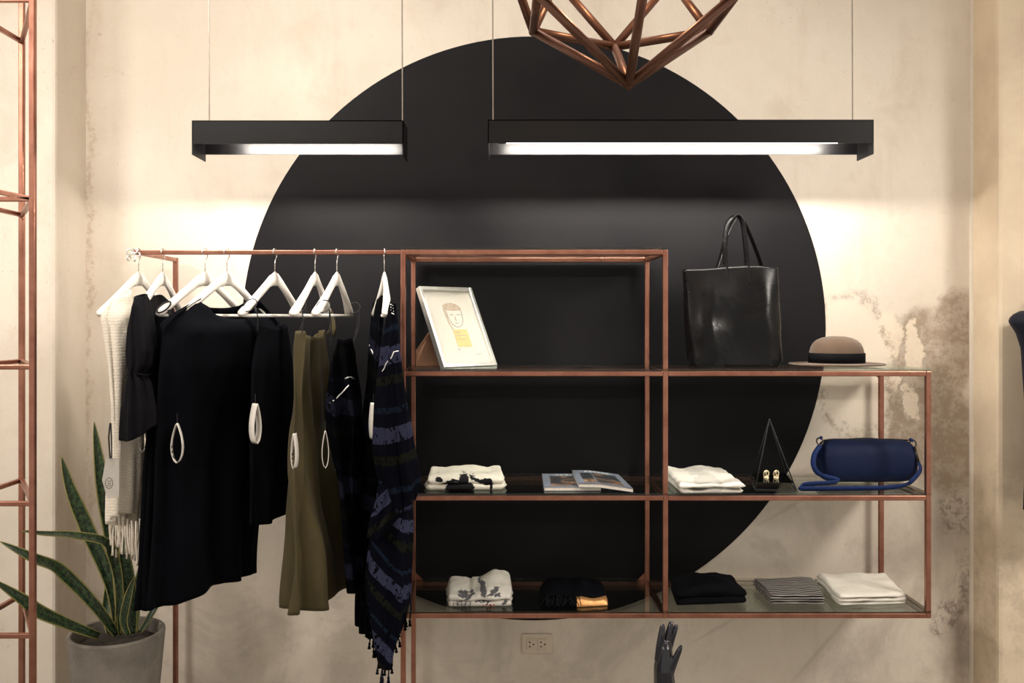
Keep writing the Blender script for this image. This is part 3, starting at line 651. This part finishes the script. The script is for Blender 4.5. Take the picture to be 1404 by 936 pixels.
q = M(); q.tube(strap([(982, 372, .0), (989, 350, 0), (997, 322, 0), (1007, 302, .0), (1014, 297, -.01), (1024, 312, 0), (1034, 335, 0), (1043, 360, 0), (1046, 374, 0)], 3.155, 'h'), .0095, 8, flat=.2, axis=(.6, -.8, 0)); q.build('handle', m_leather, tote, smooth=True)
q = M(); q.tube([Vector((tb.x + .154 - .004 * k, tb.y - .026, T2 + .03 + k * .05)) for k in range(6)], .0022, 6); q.build('side_seam', m_leather, tote, smooth=True)

# hat
hc = Vector(((1147 - VX) * 3.10 / F, 3.10, T2)); hat = thing('felt_hat', 'brown felt hat with a black ribbon band on the top shelf', 'hat', hc)
br, cr_ = 64 * 3.1 / F, 36 * 3.1 / F
q = M(); q.lathe(hc, [(cr_ - .004, .010), (cr_ + .004, .008), (br * .8, .005), (br - .004, .006), (br, .0085), (br - .004, .0115), (br * .8, .009), (cr_ + .004, .013)], 64, 1, .92); q.build('brim', m_felt, hat, smooth=True)
q = M(); q.lathe(hc, [(cr_, .008), (cr_ + .0005, .035), (cr_ - .001, .050), (cr_ - .005, .066), (cr_ - .012, .080), (cr_ - .024, .091), (cr_ - .042, .099), (cr_ - .062, .103), (cr_ - .078, .104), (0, .104)], 64, 1, .95); q.build('crown', m_felt, hat, smooth=True)
q = M(); q.lathe(hc, [(cr_ + .001, .012), (cr_ + .003, .013), (cr_ + .0032, .046), (cr_ + .001, .047)], 64, 1, .95); q.build('ribbon_band', m_ribbon, hat, smooth=True)

# ------------------------------------------------------------------ folded clothes
def folded(name, label, corners, z, hgt, mat, layers=2, seed=0, rough=.006, hump=None, slope=0., cat='folded shirt'):
    """folded garment: corners = four ground points front-left, front-right, back-right, back-left"""
    fl, fr_, b_r, b_l = [Vector(c_) for c_ in corners]; cen = (fl + fr_ + b_r + b_l) / 4
    r = thing(name, label, cat, (cen.x, cen.y, z))
    for L in range(layers):
        q = M(); za, zb = z + hgt * L / layers, z + hgt * (L + 1) / layers; ins = .006 * random.Random(seed * 7 + L).uniform(-.6, 1)
        def top(s_, t, up):
            e = .035; ss = s_; tt = t
            p = lerp(lerp(fl, fr_, ss), lerp(b_l, b_r, ss), tt)
            d_ = min(ss, 1 - ss) * 2 ; dt_ = min(tt, 1 - tt) * 2
            edge = (1 - (1 - min(1, d_ / .14)) ** 2) ** .5 * (1 - (1 - min(1, dt_ / .2)) ** 2) ** .5
            mid_ = (za + zb) / 2; hh = (zb - za) / 2 * .96
            nz = noise.noise(Vector((p.x * 16 + seed, p.y * 16, L * 3 + up))) * rough * 1.3 + noise.noise(Vector((p.x * 45 + seed, p.y * 45, L * 3 + up))) * rough * .35
            out = (p - cen); out.z = 0
            wob = (noise.noise(Vector((p.x * 22, p.y * 22, seed + L))) * .007 + noise.noise(Vector((p.x * 9 + 3, p.y * 9, seed))) * .012) * (1 - edge)
            hb = (hump(ss, tt) if hump else 0) * (L + (1 if up > 0 else 0)) / layers
            zz = mid_ + up * hh * edge + (nz if (up > 0 or L > 0) else 0) * edge + hb * edge
            if L == 0 and up < 0: zz = max(zz, z + .0005)
            q_ = p + out.normalized() * (wob - ins * (1 - edge) )
            return Vector((q_.x, q_.y, zz))
        nu, nv = 36, 22
        q.grid(lambda u, v: top(u, v, 1), nu, nv); k = len(q.v); q.grid(lambda u, v: top(u, v, -1), nu, nv)
        o = q.build('folded_layer', mat, r, smooth=True)
        bm = bmesh.new(); bm.from_mesh(o.data); bmesh.ops.remove_doubles(bm, verts=bm.verts, dist=.0006); bmesh.ops.recalc_face_normals(bm, faces=bm.faces); bm.to_mesh(o.data); bm.free()
    return r
def quad(z, *px): return [G(a_, b_, z) for a_, b_ in px]
C0 = lambda pts: sum(pts, Vector()) / 4
# printed white shirt on the middle shelf
z = T3; k3 = 3.0 / F
cs = quad(z, (583, 673), (692, 672), (690, 658), (588, 658))
folded('folded_printed_shirt', 'folded white shirt with bold black bird print on the middle shelf', cs, z, .040,
       shirt('white_black_print', (.80, .76, .66), [((-.015, .010), (.055, .020), 0), ((-.005, .030), (.022, .018), 0), ((.05, .030), (.040, .007), -20), ((.075, .028), (.018, .012), 0), ((.088, .018), (.006, .020), 0), ((-.045, .030), (.03, .005), 10), ((-.085, .034), (.014, .007), -20)]),
       2, 3, .006, lambda s_, t: .020 * t * (.4 + .6 * abs(cos(s_ * 5.6 + .3))) )
# magazines
m_mag = plain('magazine_grey', (.20, .225, .28), .35, 0, .05); m_page = plain('page_edges', (.74, .68, .58), .8, 0, .1, 200)
def cover_pic(name, seed):
    n = N(name); c_ = n.coord(); f = n.noise(n.vmath('ADD', c_, (seed, seed, 0)), 16, 4, .6, .8)
    rp = n.new('ShaderNodeValToRGB'); cr = rp.color_ramp
    for e, (po, co) in zip([cr.elements[0], cr.elements[1], cr.elements.new(.5), cr.elements.new(.6)], [(.0, (.02, .025, .04)), (1, (.45, .30, .20)), (.48, (.045, .05, .06)), (.62, (.26, .15, .09))]): e.position = po; e.color = (*co, 1)
    n.put(rp.inputs[0], f); n.set(Base_Color=rp.outputs[0], Roughness=.3); return n.mat
def magazine(label, cn, dz, tilt, seed):
    fl, fr_, brr, bll = cn; th = .013
    r = thing('magazine', label, 'magazine', fl, 'magazines on the middle shelf')
    up = Vector((0, 0, 1))
    def q3(u, v, h_): p = lerp(lerp(fl, fr_, u), lerp(bll, brr, u), v); return p + up * (h_ + dz + tilt(u, v))
    def slab(u0, u1, v0, v1, h0, h1, mat, name, par, nn=8):
        q = M(); q.grid(lambda u, v: q3(lerp(u0, u1, u), lerp(v0, v1, v), h1), nn, 2); q.grid(lambda u, v: q3(lerp(u0, u1, u), lerp(v0, v1, v), h0), nn, 2)
        for e in (0, 1): q.grid(lambda u, v: q3(lerp(u0, u1, u), (v0, v1)[e], lerp(h0, h1, v)), nn, 1); q.grid(lambda u, v: q3((u0, u1)[e], lerp(v0, v1, u), lerp(h0, h1, v)), 2, 1)
        return q.build(name, mat, par)
    slab(0, 1, 0, 1, .0005, .002, m_mag, 'back_cover', r); slab(.01, 1, .005, .995, .002, th - .0015, m_page, 'pages', r); cv = slab(0, 1, 0, 1, th - .0015, th, m_mag, 'front_cover', r)
    slab(.13, .87, .10, .80, th, th + .0003, cover_pic('cover_picture_%d' % seed, seed), 'cover_picture', cv)
    m_t = plain('pale_print', (.55, .56, .56), .5)
    for k in range(6): slab(.25 + k * .09, .25 + k * .09 + .06, .86, .94, th, th + .0003, m_t, 'title_mark', cv, 1)
magazine('grey bordered magazine lying flat, lower of the two overlapping', [G(746, 673, z), G(824, 673, z), G(815, 654, z), G(743, 654, z)], 0, lambda u, v: 0, 1)
magazine('grey bordered magazine with one side resting on another magazine', [G(793, 674, z), G(868, 675, z), G(848, 655, z), G(784, 654.5, z)], 0, lambda u, v: .0140 * min(1, (1 - u) / .62), 2)
# white folded shirt on the middle shelf
folded('folded_white_shirt', 'crumpled white folded shirt on the middle shelf beside the earring stand', quad(z, (934, 678), (1021, 677), (990, 656), (908, 656)), z, .034,
       shirt('white_cotton', (.78, .75, .68), [((-.01, .02), (.055, .03), 10)], (.60, .58, .53)), 2, 8, .008, lambda s_, t: .014 * t)
# earring stand
es = G(1062, 668, z); est = thing('earring_stand', 'black wire triangular earring stand on the middle shelf', 'jewellery stand', es)
apx = P(1055, 574, es.y); f1, f2, f3 = G(1035, 672, z), G(1092, 673, z), G(1079, 657, z); f4 = G(1030, 658, z)
for a_, b_ in ((apx, f1), (apx, f2), (apx, f3), (apx, f4), (f1, f2), (f2, f3), (f3, f4), (f4, f1)):
    q = M(); q.tube([Vector(a_) + Vector((0, 0, .002 if a_ is not apx else 0)), Vector(b_) + Vector((0, 0, .002))], .0020, 6); q.build('wire', m_cord, est, smooth=True)
pz = z + .024; tq = 1 - .024 / (apx.z - z)
m_dglass = glass('dark_glass_plate', (.25, .28, .28), .05)
pl = [lerp(apx, Vector(f_), tq) for f_ in (f1, f2, f3, f4)]; q = M(); q.prism([(p.x, p.y, pz) for p in pl], (0, 0, .002)); q.build('plate', m_dglass, est)
pcn = sum(pl, Vector()) / 4
for k, dx in enumerate((-.020, .014)):
    e0 = Vector((pcn.x + dx, pcn.y, pz + .002)); er = thing('gold_earring', ('pale gold looped earring on the wire stand, next to the white folded shirt', 'pale gold looped earring on the wire stand, next to the blue bag')[k], 'earring', e0, 'pair of gold earrings')
    q = M(); q.tube([e0 + Vector((.008 * cos(t), .003 * sin(2 * t), .014 + .011 * sin(t))) for t in [2 * pi * j / 18 for j in range(19)]], .0024, 6, False); q.build('hoop', m_pale_gold, er, smooth=True)
    q = M(); q.tube([e0 + Vector((.005 * cos(t) + .003, -.004, .016 + .008 * sin(t))) for t in [2 * pi * j / 14 for j in range(15)]], .002, 6, False); q.build('inner_loop', m_pale_gold, er, smooth=True)
    q = M(); q.lathe(e0, [(0, 0), (.010, 0), (.009, .004), (.004, .007), (0, .007)], 12); q.build('stud', m_pale_gold, er)
# blue shoulder bag
by = 3.14; bc = Vector(((1187 - VX) * by / F, by, T3)); bag = thing('blue_shoulder_bag', 'royal blue leather barrel bag with a long strap on the middle shelf', 'bag', bc)
BL, BH = 67 * by / F, 60 * by / F
def bagf(u, v):
    th = 2 * pi * u; s_ = (v - .5) * 2; e = (1 - abs(s_) ** 12) ** .40 if abs(s_) < 1 else 0
    tp = 1 - .05 * abs(s_)
    cy_, cz_ = cos(th), sin(th); cy_ = abs(cy_) ** .8 * (1 if cy_ > 0 else -1); cz_ = abs(cz_) ** .75 * (1 if cz_ > 0 else -1)
    p = Vector((bc.x + BL * (s_ ) * (1 - .03 * (cz_ > 0.5)), by + .062 * cy_ * e * tp, T3 + .002 + BH / 2 + (BH / 2) * cz_ * e * tp * (1 + .03 * noise.noise(Vector((s_ * 3, th, 0))))))
    return p
q = M(); q.grid(bagf, 36, 44, True); q.build('bag_body', m_blue, bag, smooth=True)
q = M(); q.tube([Vector((bc.x + BL * t, by - .012, T3 + BH * .995 + .001 - .006 * abs(t) ** 4)) for t in (-.9, -.5, 0, .5, .9)], .0026, 6); q.build('zip', m_cord, bag, smooth=True)
m_hard = plain('dark_hardware', (.05, .045, .04), .3, .8)
for px, py in ((1124, 605), (1252, 608)):
    q = M(); c_ = P(px, py, by - .03); q.tube([c_ + Vector((.011 * cos(t), .004 * sin(t), .012 * sin(t))) for t in [2 * pi * j / 16 for j in range(17)]], .0028, 6, False); q.build('ring', m_hard, bag, smooth=True)
    q = M(); q.tube([c_ + Vector((0, 0, .01)), c_ + Vector((.008 if px < 1200 else -.012, 0, .016))], .005, 8); q.build('ring_tab', m_blue2, bag)
q = M(); c_ = P(1254, 612, by - .045); q.tube([c_, P(1259, 634, by - .06)], [.004, .006], 8); q.build('snap_hook', m_hard, bag, smooth=True)
def shelfpt(px, py, h_=.011): return G(px, py, T3 + h_)
pts = [P(1124, 611, by - .045), P(1117, 622, by - .06), P(1115, 636, by - .07), P(1121, 648, by - .075), P(1134, 654, 3.06), P(1147, 657, 3.05), P(1148, 660.5, 3.03), P(1135, 662, 3.01), P(1112, 663, 3.0), P(1099, 665, 2.985), P(1098, 669, 2.97),
       P(1110, 672, 2.965), P(1140, 671, 2.965), P(1180, 670, 2.97), P(1215, 669, 2.98), P(1240, 665, 3.0), P(1254, 655, 3.04), P(1262, 643, by - .07), P(1259, 633, by - .06)]
pts = [Vector((p.x, p.y, max(p.z, T3 + .0115))) for p in pts]
sm = []
for i in range(len(pts) - 1):
    p0, p1, p2, p3 = pts[max(i-1,0)], pts[i], pts[i+1], pts[min(i+2, len(pts)-1)]
    for j in range(4):
        t = j / 4; sm.append(.5 * ((2*p1) + (p2-p0)*t + (2*p0-5*p1+4*p2-p3)*t*t + (3*p1-p0-3*p2+p3)*t**3))
sm.append(pts[-1])
def strip_along(sm, wd, th_, upf):
    vv = []; n_ = len(sm)
    for i, p in enumerate(sm):
        d = (sm[min(i+1, n_-1)] - sm[max(i-1, 0)]).normalized(); up = upf(i / (n_ - 1)); up = (up - d * up.dot(d)).normalized(); sd = d.cross(up)
        vv += [p + up * wd / 2 + sd * th_ / 2, p + up * wd / 2 - sd * th_ / 2, p - up * wd / 2 - sd * th_ / 2, p - up * wd / 2 + sd * th_ / 2]
    q = M(); q.add(vv, [(i*4+k, i*4+(k+1)%4, (i+1)*4+(k+1)%4, (i+1)*4+k) for i in range(n_-1) for k in range(4)] + [(0,1,2,3), tuple(range((n_-1)*4, n_*4))]); return q
strip_along(sm, .017, .004, lambda t: Vector((.5, -.3, .75)) if t > .2 and t < .85 else Vector((.8, -.6, .15)) if t <= .2 else Vector((-.75, -.6, .2))).build('shoulder_strap', m_blue2, bag, smooth=True)

# bottom shelf
z = T4
folded('folded_sketch_shirt', 'white folded shirt with small drawn sketches on the bottom shelf', quad(z, (612, 833), (704, 832), (702, 810), (614, 810)), z, .036,
       shirt('white_sketch_print', (.62, .59, .53), [((.012, .046), (.011, .016), 15), ((-.004, .058), (.024, .0035), -35), ((.046, .044), (.024, .006), 22), ((.060, .036), (.012, .004), 0), ((-.055, .034), (.018, .004), -12), ((-.035, .030), (.020, .003), 25), ((.012, .016), (.030, .0025), 0), ((.028, .013), (.004, .008), 0), ((.085, .012), (.010, .005), 30)] + [((-.085 + .013 * k_, .008), (.0016, .013), 12 - 6 * k_) for k_ in range(5)] + [((-.058, .004 + .007 * k_), (.032, .0014), 0) for k_ in range(3)] + [((.012 + .012 * k_, .005), (.0035, .0035), 0, (.40, .05, .04)) for k_ in range(4)], (.10, .10, .11)),
       2, 11, .009, lambda s_, t: .052 * t * (.45 + .55 * sin(s_ * 4.4 - 1.7) ** 2 if s_ > .38 else .45 * (1 - s_)))
c = G(664, 833, z); 
# black fringed clutch with gold band
fc = G(790, 828, z); cl = thing('fringed_clutch', 'black fringed clutch with a gold metal band on the bottom shelf', 'clutch bag', fc)
q = M()
def clf(u, v):
    th = 2 * pi * u; s_ = (v - .5) * 2; e = (1 - abs(s_) ** 4) ** .4 if abs(s_) < 1 else 0
    x = lerp(738, 832, v); return Vector(((x - VX) * 3.10 / F, 3.10 + .085 * cos(th) * e, z + .001 + .026 * (1 + sin(th)) * e + .012 * e * (th < pi) * noise.noise(Vector((v * 7, u * 4, 2)))))
q.grid(clf, 30, 30, True); q.build('pouch', m_black, cl, smooth=True)
q = M()
gp = [(790, 832, 0), (805, 832, 0), (820, 831, 0), (834, 829, 0)]
def gbf(u, v):
    px = lerp(791, 834, u); b_ = P(px, lerp(832, 830, u), 2.985); b_.z = z + .001; H_ = lerp(.024, .016, u)
    a_ = v * pi * .9; return b_ + Vector((0, .05 * (1 - cos(a_)) * .5 + .014 * u, H_ * sin(min(a_, pi / 2)) + .004 * sin(u * 9) * v))
q.grid(gbf, 16, 12); q.build('gold_band', m_gold, cl, smooth=True, solid=.002)
for k in range(46):
    a_ = random.uniform(0, 1); b0 = Vector(((lerp(755, 792, a_) - VX) * 3.0 / F, 3.03 + random.uniform(-.01, .03), z + random.uniform(.018, .040)))
    e0 = Vector((b0.x + random.uniform(-.035, .035), 2.985 + random.uniform(-.012, .02), z + .003 + random.uniform(0, .006))); m0 = (b0 + e0) / 2 + Vector((random.uniform(-.015, .015), -.012, .012))
    q = M(); q.tube([b0, m0, e0], .0016, 5); q.build('fringe_strand', m_charcoal, cl)
folded('folded_black_shirt', 'black folded shirt on the bottom shelf beside the striped one', quad(z, (925, 832), (1027, 828), (1004, 806), (916, 808)), z, .045, fabric('black_jersey', (.003, .0033, .0045), spec=.08), 2, 15, .009, lambda s_, t: .022 * sin(pi * s_))
folded('folded_striped_shirt', 'dark grey pinstriped folded cloth between black and white shirts', quad(z, (1057, 829), (1133, 829), (1112, 802), (1032, 805)), z, .034, shirt('grey_pinstripe', (.030, .028, .03), lines=('Y', 20, (.30, .28, .26))), 4, 21, .004)
folded('folded_white_cotton_shirt', 'neat white folded shirt at the end of the bottom shelf', quad(z, (1153, 831), (1246, 829), (1214, 801), (1118, 801)), z, .036, shirt('white_cotton_clean', (.82, .78, .70)), 3, 26, .005, lambda s_, t: .010 * t)

# ------------------------------------------------------------------ mannequin hand
hy = 2.70
hand = thing('mannequin_hand', 'glossy black mannequin hand with fingers raised below the bottom shelf', 'mannequin hand', P(914, 1060, hy))
m_gloss = plain('black_gloss', (.014, .014, .020), .18, 0, .1, 20)
q = M()
def chain(pts, rs, flat=1., axis=None): q.tube([P(a_, b_, hy + c_) for a_, b_, c_ in pts], [r_ * hy / F for r_ in rs], 12, True, flat, axis)
# palm and forearm
chain([(912, 1010, 0), (912, 960, 0), (911, 935, 0), (910, 915, 0), (911, 898, 0), (912, 885, .0), (912, 878, 0)], [15, 14, 14.5, 13.5, 11.5, 9.5, 6], 1.6, (1, 0, 0))
for pts, rs in (([(904, 905, -.01), (905, 885, -.012), (907, 870, -.012), (908.5, 859, -.008), (909, 855, -.006)], [7, 5.6, 4.8, 3.8, 1.8]),
                ([(911, 900, .0), (914, 880, .0), (917, 866, .004), (920, 855, .008), (920.5, 851, .01)], [6, 5, 4.6, 3.6, 1.8]),
                ([(914, 900, .015), (919, 882, .018), (924, 866, .02), (927, 858, .022), (927.5, 855, .024)], [5.5, 4.8, 4.4, 3.2, 1.6]),
                ([(913, 905, .03), (916, 888, .035), (919, 874, .04), (921, 864, .044)], [5, 4.4, 3.8, 1.8]),
                ([(917, 925, -.02), (922, 913, -.03), (927, 901, -.034), (932, 890, -.036), (934.5, 884, -.036)], [6.5, 5.4, 4.6, 3.6, 1.6])):
    chain(pts, rs)
o = q.build('hand', m_gloss, hand, smooth=True)
mo = o.modifiers.new('remesh', 'REMESH'); mo.mode = 'VOXEL'; mo.voxel_size = .0022; mo.use_smooth_shade = True
mo = o.modifiers.new('smooth', 'SMOOTH'); mo.factor = .5; mo.iterations = 4
q = M(); hb = P(912, 1000, hy); q.tube([hb, (hb.x, hb.y, .02)], .012, 12); q.build('stand_post', m_gloss, hand, smooth=True)
q = M(); q.lathe((hb.x, hb.y, 0), [(0, 0), (.12, 0), (.12, .01), (.03, .02), (0, .02)], 32); q.build('stand_base', m_gloss, hand, smooth=True)

# ------------------------------------------------------------------ snake plant
pc = Vector(((160 - VX) * 2.95 / F, 2.95, 0)); ptz = CZ - 424 * 2.95 / F; prad = .151
plant = thing('snake_plant', 'variegated snake plant with long spreading leaves in cement pot', 'potted plant', (pc.x, pc.y, ptz - .03))
pot = thing('cement_pot', 'tapered grey cement pot holding the snake plant', 'plant pot', pc)
q = M(); q.lathe(pc, [(0, 0), (.108, 0), (prad, ptz - .006), (prad - .002, ptz), (prad - .014, ptz), (prad - .018, ptz - .02), (prad - .024, ptz - .08), (0, ptz - .08)], 56)
n = N('grey_cement'); cc = n.coord(); n.set(Base_Color=n.mix(n.rng(n.noise(cc, 9, 6, .7), .3, .7), (.15, .133, .113), (.23, .206, .175)), Roughness=.85); n.bump(n.noise(cc, 60, 5, .7), .3, .003)
q.build('pot_body', n.mat, pot, smooth=False, bevel=.004)
q = M(); q.lathe(pc, [(0, ptz - .035), (.05, ptz - .032), (.10, ptz - .036), (prad - .022, ptz - .042)], 40); so = q.build('soil', plain('dark_soil', (.03, .024, .018), .95, 0, .5, 60, .8), pot, smooth=True)
def leafmat():
    n = N('snake_leaf'); uv = n.coord('UV'); sp = n.new('ShaderNodeSeparateXYZ'); n.put(sp.inputs[0], uv); c_ = n.coord()
    e = n.math('ABSOLUTE', n.math('SUBTRACT', sp.outputs[0], .5)); band = n.noise(n.vmath('MULTIPLY', uv, (2.2, 26, 1)), 1.6, 4, .6, .6)
    col = n.mix(n.rng(band, .42, .58), (.007, .020, .009), (.046, .085, .034)); col = n.mix(n.rng(e, .42, .46), col, (.28, .25, .075))
    n.set(Base_Color=col, Roughness=.38); n.bump(n.noise(n.vmath('MULTIPLY', uv, (18, 1, 1)), 3), .15, .002); return n.mat
m_leaf = leafmat()
def leaf(pts, wmax, face):
    pts = [P(*p) for p in pts]; sm = []
    for i in range(len(pts) - 1):
        p0, p1, p2, p3 = pts[max(i-1,0)], pts[i], pts[i+1], pts[min(i+2, len(pts)-1)]
        for j in range(8):
            t = j / 8; sm.append(.5 * ((2*p1) + (p2-p0)*t + (2*p0-5*p1+4*p2-p3)*t*t + (3*p1-p0-3*p2+p3)*t**3))
    sm.append(pts[-1]); n_ = len(sm); face = Vector(face)
    def fn(u, v):
        i = int(round(v * (n_ - 1))); p = sm[i]; d = (sm[min(i+1, n_-1)] - sm[max(i-1, 0)]).normalized()
        sd = d.cross(face).normalized(); nn = sd.cross(d).normalized(); t = v
        wd = wmax * (.55 + .45 * sin(pi * min(1, t / .55) / 2)) * (1 if t < .5 else max(.02, (1 - ((t - .5) / .5) ** 1.8)))
        s_ = (u - .5) * 2; return p + sd * s_ * wd / 2 + nn * (.22 * wd * s_ * s_)
    q = M(); q.grid(fn, 8, n_ - 1); q.build('leaf', m_leaf, plant, smooth=True, solid=.0025)
zb = ptz - .03
FC = (.25, -1, .15)
leaf([(163, 868, 2.95), (152, 800, 2.955), (120, 725, 2.95), (97, 670, 2.93), (84, 625, 2.92)], .046, (.45, -1, .1))
leaf([(168, 866, 3.0), (160, 780, 3.02), (145, 690, 3.03), (136, 630, 3.02), (129, 578, 3.01)], .046, (.3, -1, 0))
leaf([(162, 868, 2.90), (164, 810, 2.88), (157, 768, 2.86), (143, 744, 2.82), (100, 735, 2.72), (60, 732, 2.62), (28, 727, 2.56)], .034, (.15, -.75, .65))
leaf([(160, 870, 2.90), (130, 830, 2.83), (85, 785, 2.74), (45, 765, 2.60), (0, 742, 2.54)], .040, (.3, -.8, .5))
leaf([(135, 872, 2.87), (95, 857, 2.78), (55, 840, 2.66), (25, 818, 2.58), (-14, 792, 2.52)], .040, (.3, -.8, .55))
leaf([(182, 868, 2.92), (180, 820, 2.92), (172, 765, 2.92), (165, 728, 2.92)], .042, (.2, -1, .1))
leaf([(165, 870, 2.90), (161, 820, 2.89), (158, 770, 2.88), (157, 735, 2.88)], .020, (.6, -1, .1))
leaf([(186, 866, 2.98), (190, 815, 3.0), (199, 772, 3.02), (207, 735, 3.03)], .038, (-.2, -1, .1))
leaf([(193, 866, 2.97), (206, 845, 2.98), (217, 825, 3.0), (226, 800, 3.01)], .024, (-.3, -1, .2))
leaf([(150, 868, 2.99), (146, 840, 3.02), (150, 800, 3.05), (152, 760, 3.06)], .030, (.3, -1, 0))
leaf([(176, 869, 2.88), (170, 850, 2.87), (177, 815, 2.87), (185, 790, 2.87)], .026, (.1, -1, .2))

# ------------------------------------------------------------------ dark coat at the right pier
yc = 3.03
g = thing('dark_coat', 'dark navy padded coat hanging on the pier at the right edge', 'coat', P(1450, 470, yc))
q = M(); garment(q, 90, [(425, 1408, 1500), (430, 1398, 1512), (438, 1391, 1520), (444, 1393, 1520), (456, 1400, 1512), (478, 1406, 1508), (560, 1412, 1510), (700, 1412, 1516)], .2, yc, top=lambda ct, st: .004 * ct, fold=.004, nf=6, seed=1.1, Bmin=.04)
q.v = [Vector((v.x, v.y, v.z)) for v in q.v]
q.build('cloth', fabric('navy_padded', (.010, .012, .022), .7), g, smooth=True, solid=.003)
q = M(); a_ = P(1455, 425, yc); q.tube([a_ + Vector((0, 0, -.02)), a_ + Vector((0, 0, .05)), a_ + Vector((0, .08, .06)), (a_.x, 3.179, a_.z + .06)], .004, 8); q.build('wall_peg', m_wire, g, smooth=True)
